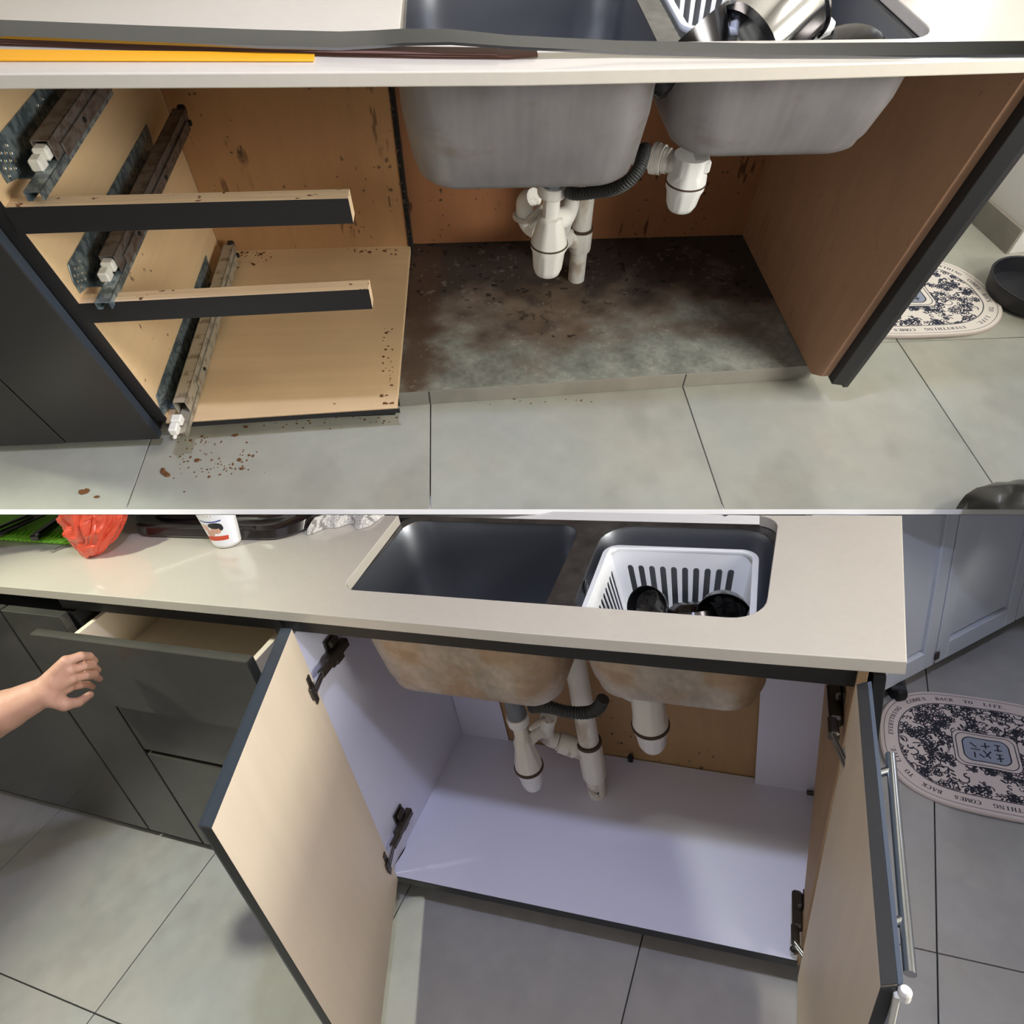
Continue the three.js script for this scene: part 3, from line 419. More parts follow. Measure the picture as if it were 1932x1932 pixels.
// waste pipes
function bottleTrap(o, x, z, yTop, yb, s, m = M.pvc) { // tail, nut, neck, cone, ring, cup - one under the other
  const H = yTop - yb, y = (t) => yb + H * t;
  part('tail', tr(lathe([[0, y(1)], [0.030 * s, y(1)], [0.030 * s, y(0.97)], [0.021 * s, y(0.95)], [0.019 * s, y(0.66)], [0, y(0.66)]], 24), x, 0, z), M.greyPlastic, o, 'grey tail piece');
  part('coupling_nut', tr(lathe([[0, y(0.685)], [0.024 * s, y(0.685)], [0.0255 * s, y(0.67)], [0.024 * s, y(0.62)], [0.020 * s, y(0.605)], [0, y(0.605)]], 16), x, 0, z), m, o);
  part('neck', tr(lathe([[0, y(0.62)], [0.0145 * s, y(0.62)], [0.0145 * s, y(0.47)], [0.019 * s, y(0.465)], [0.022 * s, y(0.45)], [0.022 * s, y(0.42)], [0.0305 * s, y(0.30)], [0.031 * s, y(0.27)], [0, y(0.27)]], 28), x, 0, z), m, o);
  part('seal_ring', tr(lathe([[0.030 * s, y(0.268)], [0.0335 * s, y(0.264)], [0.0335 * s, y(0.256)], [0.030 * s, y(0.252)]], 28), x, 0, z), M.ring, o);
  part('cup', tr(lathe([[0, y(0.27)], [0.032 * s, y(0.27)], [0.032 * s, y(0.23)], [0.029 * s, y(0.20)], [0.026 * s, y(0.07)], [0.022 * s, y(0.025)], [0.014 * s, y(0.004)], [0, y(0)]], 28, 1.0), x, 0, z), m, o);
}
{
  const zT = -0.15, bt = U(1032, 518, 'z', zT), o = thing('U', 'waste_pipe', 'white plastic trap and tee pipework standing on the stained cement slab', 'pipe', V(bt.x, 0.05, -0.3));
  bottleTrap(o, bt.x, zT, 0.575, bt.y, 1.08);
  const sp = U(1087, 525, 'y', 0.046), zS = sp.z, xS = sp.x; const yy = (py) => U(1095, py, 'z', zS).y;
  part('standpipe', merge(rod(V(xS, 0.044, zS), V(xS, yy(432), zS), 0.0215, 20), rod(V(xS, yy(440), zS), V(xS, 0.52, zS), 0.0240, 20)), M.pvc, o);
  part('tee_fitting', merge(tr(lathe([[0.022, yy(470)], [0.027, yy(470)], [0.0285, yy(466)], [0.0285, yy(436)], [0.027, yy(430)], [0.022, yy(430)]], 24), xS, 0, zS), pipe([V(xS, yy(455), zS), V(xS - 0.04, yy(440), zS + 0.02), V(xS - 0.075, yy(436), zS + 0.08)], 0.0225, 14, 18)), M.pvc, o);
  part('seal_ring', tr(lathe([[0.0245, yy(433)], [0.0295, yy(432)], [0.0295, yy(429)], [0.0245, yy(428)]], 24), xS, 0, zS), M.ring, o);
  const jt = bt.y + 0.115; part('side_arm', pipe([V(bt.x, jt, zT), V(bt.x + 0.03, jt - 0.012, zT - 0.03), V(bt.x + 0.055, jt - 0.05, zT - 0.14), V(xS - 0.075, yy(436), zS + 0.08)], 0.0195, 20, 16), M.pvc, o);
  const e = (px, py, z) => U(px, py, 'z', z);
  part('elbow', merge(pipe([e(1008, 372, -0.22), e(992, 378, -0.24), e(990, 405, -0.26), e(998, 425, -0.26), e(1015, 437, -0.24)], 0.017, 24, 16), tr(new THREE.TorusGeometry(0.0205, 0.005, 10, 20).rotateX(Math.PI / 2), ...e(991, 408, -0.26).toArray())), M.pvc, o);
  part('clamp_ring', merge(tr(new THREE.TorusGeometry(0.018, 0.0045, 10, 20).rotateX(1.2).rotateZ(0.7), ...e(1010, 402, -0.2).toArray()), tr(new THREE.TorusGeometry(0.016, 0.004, 10, 20).rotateX(1.0).rotateZ(0.5), ...e(1012, 412, -0.2).toArray())), M.pvc, o);
}
{
  const zT = -0.14, b = U(1290, 398, 'z', zT), o = thing('U', 'bottle_trap', 'white bottle trap with a ribbed side pipe hanging over the stained cement slab', 'pipe', V(b.x, b.y, zT));
  const y = (py) => U(1298, py, 'z', zT).y, x = U(1300, 318, 'z', zT).x;
  part('trap_head', merge(tr(lathe([[0, y(292)], [0.030, y(292)], [0.030, y(322)], [0.0335, y(328)], [0.0345, y(340)], [0, y(340)]], 28), x, 0, zT), tr(box(-0.002, 0.030, y(318), y(292), -0.026, 0.024, 0.004), x, 0, zT)), M.pvcClean, o);
  part('seal_ring', tr(lathe([[0.030, y(340)], [0.0355, y(341)], [0.0355, y(343)], [0.030, y(344)]], 28), x, 0, zT), M.ring, o);
  part('cup', tr(lathe([[0, y(342)], [0.034, y(342)], [0.034, y(352)], [0.0305, y(360)], [0.027, y(382)], [0.022, y(392)], [0.012, y(397)], [0, b.y]], 28, 1.0), x, 0, zT), M.pvcClean, o);
  const pA = V(x - 0.01, y(312), zT - 0.005), pB = U(1200, 292, 'z', zT - 0.05), d = pB.clone().sub(pA); const at = (t) => pA.clone().addScaledVector(d, t);
  part('side_pipe', merge(rod(at(0), at(1), 0.0185, 18), rod(at(0.30), at(0.40), 0.021, 18), rod(at(0.42), at(0.52), 0.0245, 18), rod(at(0.53), at(0.64), 0.0255, 18), rod(at(0.78), at(0.86), 0.022, 18)), M.pvc, o);
}
function corrugated(pts, r, n) { const c = new THREE.CatmullRomCurve3(pts); const out = [pipe(c, r * 0.86, 60, 12)]; for (let i = 0; i < n; i++) { const t = (i + 0.5) / n, g = new THREE.TorusGeometry(r * 0.86, r * 0.18, 6, 14); g.applyQuaternion(new THREE.Quaternion().setFromUnitVectors(V(0, 0, 1), c.getTangent(t))); const p = c.getPoint(t); g.translate(p.x, p.y, p.z); out.push(g); } return merge(out); }
{
  const e = (px, py, z) => U(px, py, 'z', z);
  one('U', 'overflow_hose', 'dark corrugated overflow hose curving up the large bowl of the stripped cabinet', 'hose', corrugated([e(1070, 362, -0.13), e(1085, 366, -0.12), e(1125, 362, -0.09), e(1160, 356, -0.06), e(1188, 340, -0.045), e(1205, 318, -0.05), e(1213, 295, -0.07), e(1216, 280, -0.09)], 0.0105, 46), M.hose, e(1125, 362, -0.09));
}
// things lying on the old worktop
function ribbon(pts, w, h, m) { // pts: [front-edge point], box section w back, h tall following the points
  const rings = pts.map((p) => [V(p.x, p.y, p.z), V(p.x, p.y + h, p.z - w * 0.15), V(p.x, p.y + h, p.z - w), V(p.x, p.y, p.z - w)]); return boxUV(flat(toCreasedNormals(flat(loft(rings, true, true)), 0.4)));
}
{
  const e = (px, py, y) => U(px, py, 'y', y), B = topU;
  const mk = (l, y) => l.map(([px, py, dy]) => e(px, py, y + (dy || 0)));
  one('U', 'brown_strip', 'thin stack of brown laminate strips lying under the polished metal strip', 'strip', merge(ribbon(mk([[-30, 85], [12, 86.5], [245, 94], [490, 103], [640, 107], [800, 110.5], [960, 112], [1015, 107]], B + 0.0006), 0.02, 0.0016), ribbon(mk([[-30, 81], [12, 82.5], [245, 89], [490, 98], [640, 102.5], [800, 106.5], [960, 108], [1010, 104]], B + 0.003), 0.02, 0.0016), ribbon(mk([[-30, 77], [12, 78], [245, 86], [490, 95], [640, 99.5], [800, 102], [940, 104]], B + 0.0054), 0.018, 0.0014)), M.brownStrip, e(490, 100, B));
  const strip = [[-30, 72, 0.008], [12, 73.5, 0.008], [245, 83, 0.008], [490, 92, 0.008], [640, 95.5, 0.007], [700, 92, 0.009], [760, 87, 0.013], [850, 85, 0.016], [960, 93, 0.012], [1170, 103, 0.004], [1440, 110, 0.001], [1700, 110, 0.001], [1919, 108, 0.001], [1990, 107, 0.001]];
  const P = strip.map(([px, py, dy]) => e(px, py, B + dy)); const up = [[12, 0.030, 0.0], [960, 0.024, 0.0], [1919, 0.03, 0.0]];
  const rings = P.map((p, i) => { const px = strip[i][0], w = px < 650 ? 0.030 : px < 1000 ? mix(0.030, 0.0135, (px - 650) / 350) : mix(0.0135, 0.023, Math.min(1, (px - 1000) / 800)); return [V(p.x, p.y, p.z), V(p.x, p.y + 0.003, p.z), V(p.x, p.y + 0.009, p.z - w), V(p.x, p.y + 0.006, p.z - w)]; });
  one('U', 'metal_strip', 'long bowed polished metal edging strip lying along the old worktop', 'strip', boxUV(toCreasedNormals(flat(loft(rings, true, true)), 0.4)), phys({ color: 0x85878b, metalness: 1, roughness: 0.12 }), e(960, 93, B));
  one('U', 'yellow_strip', 'flat yellow-orange strip lying on the front of the old worktop', 'strip', slab(e(-30, 116, B + 0.0005), e(592, 117, B + 0.0005), e(594, 103, B + 0.0005), e(-30, 96, B + 0.0005), V(0, 0.0022, 0), 0.0005), M.orangeStrip, e(300, 108, B));
}
// washing-up in the old small bowl
function basket(fr, o, x0, x1, z0, z1, y0, y1, mat, tp, nb, ns) { // slotted plastic basket, walls flaring upwards
  const wall = (a, b, c, d, slots, name) => { const ex = b.clone().sub(a), w = ex.length(); ex.normalize(); const ey = d.clone().sub(a); ey.addScaledVector(ex, -ey.dot(ex)); const h = ey.length(); ey.normalize(); const off = d.clone().sub(a).dot(ex), w2 = c.clone().sub(d).length(); const holes = []; for (let i = 0; i < slots; i++) { const t = (i + 0.5) / slots, m = 0.09, xa = mix(w * m, w * (1 - m), t), xb = off + mix(w2 * m, w2 * (1 - m), t), hw = Math.min(0.0050, w * 0.32 / slots); const p = (q, s) => [mix(xa, xb, q) + s, h * q]; holes.push([p(0.04, -hw), p(0.04, hw), p(0.76, hw), p(0.785, hw * 0.5), p(0.785, -hw * 0.5), p(0.76, -hw)]); } part(name, plateIn(a, ex, ey, [[0, 0], [w, 0], [off + w2, h], [off, h]], holes, 0.002), mat, o); };
  const q = (x, y, z) => V(x, y, z), t = tp;
  wall(q(x0 + t, y0, z0 + t), q(x1 - t, y0, z0 + t), q(x1, y1, z0), q(x0, y1, z0), nb, 'basket_wall'); wall(q(x1 - t, y0, z1 - t), q(x0 + t, y0, z1 - t), q(x0, y1, z1), q(x1, y1, z1), nb, 'basket_wall');
  wall(q(x0 + t, y0, z1 - t), q(x0 + t, y0, z0 + t), q(x0, y1, z0), q(x0, y1, z1), ns, 'basket_wall'); wall(q(x1 - t, y0, z0 + t), q(x1 - t, y0, z1 - t), q(x1, y1, z1), q(x1, y1, z0), ns, 'basket_wall');
  part('basket_floor', plate([[x0 + t, z0 + t], [x1 - t, z0 + t], [x1 - t, z1 - t], [x0 + t, z1 - t]], [], y0 - 0.002, y0, 0.0004), mat, o);
  part('basket_rim', boxUV(toCreasedNormals(flat(new THREE.ExtrudeGeometry((() => { const s = shapeFrom(rrect(x0 - 0.006, x1 + 0.006, -z1 - 0.006, -z0 + 0.006, 0.026)); s.holes.push(pathFrom(rrect(x0 + 0.001, x1 - 0.001, -z1 + 0.001, -z0 - 0.001, 0.020))); return s; })(), { depth: 0.005, bevelEnabled: true, bevelSize: 0.0015, bevelThickness: 0.0015, bevelSegments: 2 }).rotateX(-Math.PI / 2).translate(0, y1 - 0.003, 0)), 0.7)), mat, o);
}
{
  const o = thing('U', 'dish_basket', 'white slotted dish basket half hidden behind the tipped steel pot', 'basket', V(1.05, 0.64, -0.17));
  basket('U', o, 0.965, 1.17, -0.315, -0.055, 0.650, 0.752, M.plasticWhite, 0.014, 9, 9);
  // a shiny pot lying on its side
  const pr = [[0, 0], [0.052, 0], [0.060, 0.006], [0.062, 0.03], [0.062, 0.085], [0.066, 0.088], [0.066, 0.091], [0.0605, 0.089], [0.0595, 0.012], [0, 0.008]];
  const g = lathe(pr, 40, 0.6); g.rotateZ(-1.05).rotateY(0.55).translate(1.045, 0.735, -0.045);
  const po = thing('U', 'steel_pot', 'shiny steel pot tipped on its side in the old small bowl', 'pot', V(1.06, 0.7, -0.04)); part('pot_body', g, M.pot, po);
  part('pot_handle', pipe([V(1.115, 0.722, 0.012), V(1.135, 0.748, 0.022), V(1.165, 0.752, 0.018), V(1.185, 0.735, 0.012)], 0.0035, 20, 10), M.chrome, po);
  const lid = lathe([[0, 0.016], [0.02, 0.015], [0.045, 0.008], [0.058, 0.0], [0.061, 0.001], [0.058, 0.0025], [0.044, 0.0105], [0, 0.018]], 36, 0.6); lid.rotateZ(0.5).rotateX(0.35).translate(1.175, 0.722, -0.02);
  one('U', 'pan_lid', 'dull steel pan lid leaning beside the tipped pot', 'lid', lid, M.darkSteel, V(1.175, 0.715, -0.02));
  const bw = lathe([[0, 0], [0.03, 0.0], [0.055, 0.018], [0.068, 0.05], [0.0705, 0.051], [0.057, 0.016], [0.03, 0.002], [0, 0.002]], 36, 0.6); bw.rotateX(-0.5).rotateZ(0.75).translate(0.985, 0.705, -0.02);
  one('U', 'steel_bowl', 'dark scratched steel bowl propped against the sink divider', 'bowl', bw, M.darkSteel, V(0.985, 0.70, -0.02));
}
rug('U', 'cream mat with black floral print behind the brown end panel', 1.815, -0.445, 0.245, 0.168, 0.0, M.rugU);
// low black tub cut by the picture edge, black bag in the corner
{
  const c = U(1938, 556, 'y', 0.012), o = thing('U', 'plastic_tub', 'low round black plastic tub beside the floor mat', 'tub', c); const x = c.x, z = c.z;
  part('tub_body', tr(lathe([[0, 0.002], [0.090, 0.002], [0.104, 0.012], [0.111, 0.040], [0.1125, 0.052], [0.108, 0.052], [0.100, 0.016], [0, 0.012]], 48, 0.6), x, 0, z), M.binPlastic, o); part('tub_rim', tr(new THREE.TorusGeometry(0.1105, 0.0035, 8, 48).rotateX(Math.PI / 2), x, 0.053, z), M.binPlastic, o);
}
{
  const R = rng(8), c = U(1905, 985, 'y', 0.0); let g = new THREE.IcosahedronGeometry(1, 5); g = mergeVertices(flat(g), 1e-4); const p = g.attributes.position; for (let i = 0; i < p.count; i++) { const v = V(p.getX(i), p.getY(i), p.getZ(i)); const k = 1 + 0.10 * (fbm(v.x * 0.5 + 0.5, v.y * 0.5 + 0.5, 4, 4, 3, 5) - 0.5) + 0.22 * Math.abs(vnoise(v.x * 3 + 9, v.z * 3 + v.y * 2 + 9, 64, 64, 3) - 0.5); p.setXYZ(i, c.x + 0.004 + v.x * 0.145 * k, Math.max(0.001, 0.04 + v.y * 0.068 * k + 0.03 * Math.max(0, -v.x - 0.2) * Math.max(0, v.y)), c.z + 0.03 + v.z * 0.09 * k); }
  g = clip(soft(g, 0.5), SEAM_U, false); one('U', 'rubbish_bag', 'crumpled glossy black plastic bag on the tiles at the corner', 'bag', g, M.bagBlack, V(c.x, 0, c.z));
}
// brown crumbs swept out of the old drawers
{
  const R = rng(21), l = []; const add = (px, py, s) => { const c = U(px, py, 'y', 0); const g = new THREE.IcosahedronGeometry(1, 0); g.rotateX(R() * 3).rotateY(R() * 3).scale(s * (0.7 + R()), s * 0.35, s * (0.5 + R())); g.rotateY(R() * 6).translate(c.x, s * 0.25, c.z); l.push(flat(g)); };
  for (let i = 0; i < 95; i++) { const a = R(), b = R(); add(330 + a * 150 + (R() - 0.5) * 40, 818 + b * 85, 0.0012 + 0.0022 * R() * R()); }
  for (let i = 0; i < 34; i++) add(470 + R() * 280, 790 - (R()) * 10 + 22 * R(), 0.001 + 0.0014 * R());
  for (let i = 0; i < 14; i++) add(880 + R() * 260, 752 + R() * 12, 0.001 + 0.001 * R());
  for (const [x, y, s] of [[308, 890, 0.007], [316, 897, 0.008], [313, 893, 0.006], [155, 929, 0.006], [163, 927, 0.006], [183, 938, 0.006], [372, 869, 0.005], [452, 868, 0.005], [456, 885, 0.005], [465, 806, 0.006], [445, 822, 0.005], [348, 928, 0.003]]) add(x, y, s);
  const on = (px, py, s) => { const c = U(px, py, 'y', 0.07); if (c.z < -0.641) return; const g = new THREE.IcosahedronGeometry(1, 0); g.scale(s * (0.7 + R()), s * 0.4, s * (0.5 + R())); g.rotateY(R() * 6).translate(c.x, 0.07 + s * 0.25, c.z); l.push(flat(g)); };
  for (let i = 0; i < 34; i++) on(452 + R() * 62, 476 + R() * R() * 26, 0.0012 + 0.003 * R() * R()); for (let i = 0; i < 26; i++) on(655 + R() * 95, 470 + R() * R() * 18, 0.0012 + 0.003 * R() * R()); for (let i = 0; i < 26; i++) on(722 + R() * 20, 620 + R() * 110, 0.001 + 0.0016 * R()); for (let i = 0; i < 7; i++) on(725 + R() * 18, 759 + R() * 5, 0.002 + 0.002 * R());
  const o = one('U', 'debris', 'brown crumbs and flakes scattered in the drawer bay and on the grey tiles below it', 'debris', merge(l), M.crumb, V(0.1, 0, 0.05)); o.userData.kind = 'stuff';
}

// ================================================================ LOWER SET: the renovated cabinet
const topL = 0.849, botL = 0.828, HF = 0.107;
// worktop, cut off under the platform
const seamZ = (x, y) => { const s = SEAM_L; return (s.d - s.n.x * x - s.n.y * y) / s.n.z; };
{
  const back = (x) => seamZ(x, topL) + 0.0015;
  const arc = (o, cx, cz, r, a0, a1) => { for (let i = 0; i <= 7; i++) { const a = mix(a0, a1, i / 7); o.push([cx + r * Math.cos(a), cz + r * Math.sin(a)]); } };
  const out = [[-1.6, 0.024], [-0.7, 0.021], [0.05, 0.0185], [0.45, 0.018], [0.77, 0.012], [0.931, 0.007], [0.969, back(0.969)]]; // the cut-out runs off the back, over both bowls
  out.push([0.758, back(0.758)]); arc(out, 0.752, back(0.75) + 0.034, 0.034, -Math.PI / 2 + 0.25, 0); arc(out, 0.724, -0.102, 0.050, 0, Math.PI / 2); arc(out, 0.112, -0.080, 0.028, Math.PI / 2, Math.PI); out.push([0.068, back(0.068)], [-1.6, back(-1.6)]);
  const g = plate(out, [], botL, topL, 0.0012);
  one('L', 'worktop', 'cream stone worktop with rounded sink cut-out above the open white-lined cabinet', 'worktop', g, M.quartz, V(0, botL, -0.15));
}
{
  const o = thing('L', 'double_sink', 'double bowl steel sink under the clean worktop, tarnished brown outside', 'sink', V(0.42, 0.6, -0.18));
  const yt = botL - 0.0008, A = [0.072, 0.462, -0.324, -0.040], B = [0.480, 0.792, -0.324, -0.040];
  part('rim', plate(rrect(0.062, 0.80, -0.329, -0.030, 0.03), [rrect(0.079, 0.448, -0.317, -0.048, 0.04), rrect(0.492, 0.784, -0.317, -0.048, 0.055)], yt - 0.0016, yt, 0), M.steelRim, o);
  for (const [nm, b, d, tp, lx] of [['large_bowl', A, 0.240, 0.020, 'large bowl, rusty brown outside'], ['small_bowl', B, 0.192, 0.022, 'small bowl, grey-brown outside']]) {
    const w = part(nm, bowl(...b, yt, d, 0.055, tp, 0), M.steelOutL, o, lx); part('bowl_inside', bowl(...b, yt, d, 0.055, tp, 0.0018), M.steelIn, w); part('strainer', strainer((b[0] + b[1]) / 2, yt - d + 0.002, -0.2, 0.045), M.chrome, w);
  }
  part('light_gap_ledge', box(0.0, 0.90, 0.7645, 0.826, -0.336, -0.3295, 0.0008), M.steelRim, o);  // added apron that shuts a light gap behind the sink
  part('overflow_cap', tr(lathe([[0, 0.002], [0.006, 0.002], [0.011, 0.001], [0.012, 0]], 16).rotateZ(-Math.PI / 2).rotateZ(0.06), 0.4905, 0.800, -0.165), M.chrome, o);
}
// ---- sink cabinet with both doors open
function hingeOn(o, x, y, s, door) { // s = +1: on the left panel, -1: on the right panel; door = point and direction of the door's inner face
  const h = sub('hinge', o, 'dark metal cup hinge'); const X = (d) => x + s * d, bx = (a, b, c, d, e, f, r) => box(Math.min(X(a), X(b)), Math.max(X(a), X(b)), c, d, e, f, r);
  part('mounting_plate', merge(bx(0, 0.004, y - 0.032, y + 0.032, -0.082, -0.048, 0.001), bx(0.004, 0.013, y - 0.028, y - 0.012, -0.078, -0.052, 0.003), bx(0.004, 0.013, y + 0.012, y + 0.028, -0.078, -0.052, 0.003)), M.hinge, h);
  part('arm', merge(bx(0.004, 0.022, y - 0.0105, y + 0.0105, -0.092, -0.024, 0.004), bx(0.010, 0.024, y - 0.009, y + 0.009, -0.032, 0.004, 0.004), tr(lathe([[0, 0], [0.004, 0], [0.003, 0.002], [0, 0.002]], 10).rotateZ(-s * Math.PI / 2), X(0.019), y, -0.07)), M.hinge, h);
  const p = door.p, d = door.d, n = door.n; const P = (a, c, v) => V(p.x, y + v, p.z).addScaledVector(d, a).addScaledVector(n, c);
  part('link', merge(rod(V(X(0.018), y + 0.004, 0.0), P(0.022, 0.006, 0.004), 0.0035, 10), rod(V(X(0.018), y - 0.004, 0.0), P(0.026, 0.006, -0.004), 0.0035, 10)), M.chrome, h);
  part('cup', merge(slab(P(0.012, 0.0004, -0.030), P(0.026, 0.0004, -0.030), P(0.026, 0.0004, 0.030), P(0.012, 0.0004, 0.030), n.clone().multiplyScalar(0.003), 0.0006), slab(P(0.014, 0.001, -0.014), P(0.034, 0.001, -0.014), P(0.034, 0.001, 0.014), P(0.014, 0.001, 0.014), n.clone().multiplyScalar(0.006), 0.002)), M.hinge, h);
}
{
  const o = thing('L', 'sink_cabinet', 'open sink cabinet newly lined in white, dark doors with beige backs swung wide', 'cabinet', V(0.43, 0, -0.2));
  const zb = -0.39, fl = L(734, 1653, 'y', HF), fr = L(1504, 1812, 'y', HF), br = L(1547, 1491, 'y', HF), bl = L(873, 1401, 'y', HF); bl.x = 0.006; bl.z = br.z = zb; fl.x = 0.0; fl.z = 0.02;
  part('floor_board', slab(fl, fr, br.clone(), bl.clone(), V(0, -0.016, 0), 0.0006), M.lilac, o, 'white floor board');
  const e0 = fl.clone(), e1 = fr.clone(); e0.y = e1.y = HF - 0.0006; part('floor_edging', slab(e0, e1, e1.clone().setY(HF - 0.020), e0.clone().setY(HF - 0.020), V(0, 0, 0.0018), 0.0004), M.blackEdge, o, 'black front edge of the floor board');
  part('kick_board', box(0.0, 0.84, 0.0005, HF - 0.018, -0.13, -0.115), M.black, o);
  part('left_panel', slab(V(0.0, 0.09, 0.0188), V(0.0, 0.785, 0.0175), V(0.006, 0.785, zb), V(0.006, 0.09, zb), V(-0.016, 0, 0), 0.0006), M.lilac, o, 'white left side panel');
  const rt = V(0.882, 0.826, 0.0), rb = fr.clone(); rb.y = HF - 0.015;
  part('right_panel', slab(rb, rt, V(0.888, 0.765, zb), V(0.886, HF - 0.015, zb), V(0.012, 0, 0), 0.0006), M.endL, o, 'brown right side panel');
  part('back_panel', box(0.0, 0.888, 0.09, 0.70, zb - 0.012, zb - 0.003), M.backL, o, 'brown wooden back panel with dark streaks');
  const bt0 = L(965, 1413, 'z', zb), bt1 = L(1424, 1474, 'z', zb + 0.016), bt2 = L(1445, 1282, 'z', zb + 0.016);
  part('back_batten', slab(V(0.007, HF, zb), V(bt0.x, HF, zb), V(bt0.x - 0.002, 0.70, zb), V(0.007, 0.70, zb), V(0, 0, 0.004), 0.0006), M.lilac, o, 'white board at the left of the back');
  part('back_batten', slab(V(bt1.x, HF, zb + 0.012), V(0.885, HF, zb + 0.012), V(0.886, 0.70, zb + 0.012), V(bt2.x, 0.70, zb + 0.012), V(0, 0, 0.004), 0.0006), M.lilac, o, 'white board at the right of the back');
  part('top_rail', slab(V(-0.60, 0.786, 0.0), V(0.885, 0.789, -0.004), V(0.885, 0.8275, -0.004), V(-0.60, 0.8275, 0.0), V(0, 0, -0.016), 0.0006), M.black, o, 'black rail below the worktop');
  part('gable_panel', slab(V(0.8995, 0.0005, 0.0), V(0.8995, 0.815, 0.0), V(0.905, 0.765, -0.39), V(0.905, 0.0005, -0.39), V(0.014, 0, 0)), M.black, o, 'black outer gable');
  part('bracket', merge(box(0.893, 0.921, 0.822, 0.8275, -0.03, 0.001, 0.0006)), M.clipWhite, o, 'white end piece under the worktop corner');
  part('light_seal_panel', box(-1.62, 0.905, 0.750, 0.764, -0.47, -0.3305), M.white, o);  // added hidden cover that stops light entering behind the cut worktop
  part('front_edging', box(-0.0205, -0.0165, 0.09, 0.784, -0.03, 0.0200, 0.0006), M.black, o, 'black hinge-side strip added against a light leak');  // added strip that shuts a light leak beside the left door
  // doors: beige inner board with dark outer face and dark edges
  const doorAt = (hi, fi, fo, ho, y0, y1, lean, topMat = M.doorEdge, outMat = M.doorEdge) => {
    const d = sub('door', o), lift = (p, y) => V(p.x + lean * (y - y1), y, p.z); const th = ho.clone().sub(hi).setY(0).multiplyScalar(0.80), th2 = fo.clone().sub(fi).setY(0).multiplyScalar(0.80);
    const c = (y) => [lift(hi, y), lift(fi, y), lift(fi, y).add(th2), lift(hi, y).add(th)]; const a = c(y0), b = c(y1);
    part('inner_board', hexa([a[0], a[1], b[0], b[1], a[3], a[2], b[3], b[2]], 0.0006), M.beigeDoor, d, 'beige inside of the door');
    const A = c(y0 - 0.0005), B = c(y1 + 0.0005), up = V(0, 0.0012, 0), out = fi.clone().sub(hi).setY(0).normalize();
    part('top_edging', hexa([B[0], B[1], B[0].clone().add(up), B[1].clone().add(up), B[3], B[2], B[3].clone().add(up), B[2].clone().add(up)], 0.0002), topMat, d, 'dark top edge');
    part('end_edging', hexa([A[1].clone().addScaledVector(out, 0.0003), A[1].clone().addScaledVector(out, 0.0015), B[1].clone().addScaledVector(out, 0.0003), B[1].clone().addScaledVector(out, 0.0015), A[2].clone().addScaledVector(out, 0.0003), A[2].clone().addScaledVector(out, 0.0015), B[2].clone().addScaledVector(out, 0.0003), B[2].clone().addScaledVector(out, 0.0015)], 0.0002), M.black, d, 'black end edge');
    const t3 = th.clone().normalize().multiplyScalar(0.0004), t4 = th.clone().normalize().multiplyScalar(0.0056); const q = [A[3], A[2], B[3], B[2]];
    part('outer_face', hexa([...q.map((p) => p.clone().add(t3)), ...q.map((p) => p.clone().add(t4))], 0.0004), outMat, d, 'dark glossy outer face');
    return { d, n: th.clone().normalize().negate(), dir: out };
  };
  const yT = 0.812, p = (x, y) => L(x, y, 'y', yT);
  const hl = p(551, 1187), flr = p(400, 1563), fol = p(375, 1558), hol = p(530, 1186);
  const dl = doorAt(hl, flr, fol, hol, 0.098, yT, 0);
  const hr = p(1616, 1293), fir = p(1661, 1861), fo2 = p(1701, 1857), ho2 = p(1641, 1286);
  const dr = doorAt(hr, fir, fo2, ho2, 0.10, yT, 0.062, M.blackEdge, M.bevel);
  hingeOn(o, 0.003, 0.690, 1, { p: hl, d: dl.dir, n: dl.n }); hingeOn(o, 0.003, 0.185, 1, { p: hl, d: dl.dir, n: dl.n });
  hingeOn(o, 0.878, 0.70, -1, { p: hr, d: dr.dir, n: dr.n }); hingeOn(o, 0.846, 0.18, -1, { p: hr.clone().add(V(-0.01, 0, 0)), d: dr.dir, n: dr.n });
  const dot = (q, n, r) => { const g = lathe([[0, -0.0006], [r, -0.0006], [r * 0.7, 0.0006], [0, 0.0006]], 10); g.applyQuaternion(new THREE.Quaternion().setFromUnitVectors(V(0, 1, 0), n)); return g.translate(q.x, q.y, q.z); };
  const onDoor = (h, D, px, py) => { const r = ray('L', px, py), t = D.n.dot(h.clone().sub(FR.L.C)) / D.n.dot(r); return FR.L.C.clone().addScaledVector(r, t); };
  for (const [px, py, r] of [[544, 1308, 0.0034], [475, 1503, 0.003]]) part('screw_hole', dot(onDoor(hl, dl, px, py), dl.n, r), py > 1400 ? M.greyPlastic : M.rubber, dl.d);
  for (const [px, py] of [[1611, 1456], [1629, 1745]]) part('screw_hole', dot(onDoor(hr, dr, px, py), dr.n, 0.003), M.rubber, dr.d);
  // bar handle on the outer face of the right door, white stop at its free corner
  const a = L(1680, 1424, 'y', 0.775), b = L(1717, 1838, 'y', 0.775); const at = (t) => a.clone().lerp(b, t), inn = dr.n.clone();
  part('bar_handle', merge(rod(a, b, 0.0054, 18), ...[0.09, 0.80].map((t) => rod(at(t), at(t).addScaledVector(inn, 0.030), 0.0045, 12))), M.chrome, dr.d, 'long chrome bar handle');
  const k = p(1706, 1866), st = thing; part('door_stop', merge(tr(lathe([[0, 0.0], [0.0052, 0.0], [0.0054, 0.009], [0.0036, 0.012], [0, 0.0125]], 18), k.x + 0.001, 0.800, k.z), tr(box(-0.003, 0.002, -0.05, 0.004, -0.002, 0.004, 0.001), k.x - 0.004, 0.800, k.z)), M.clipWhite, dr.d, 'white plastic stop');
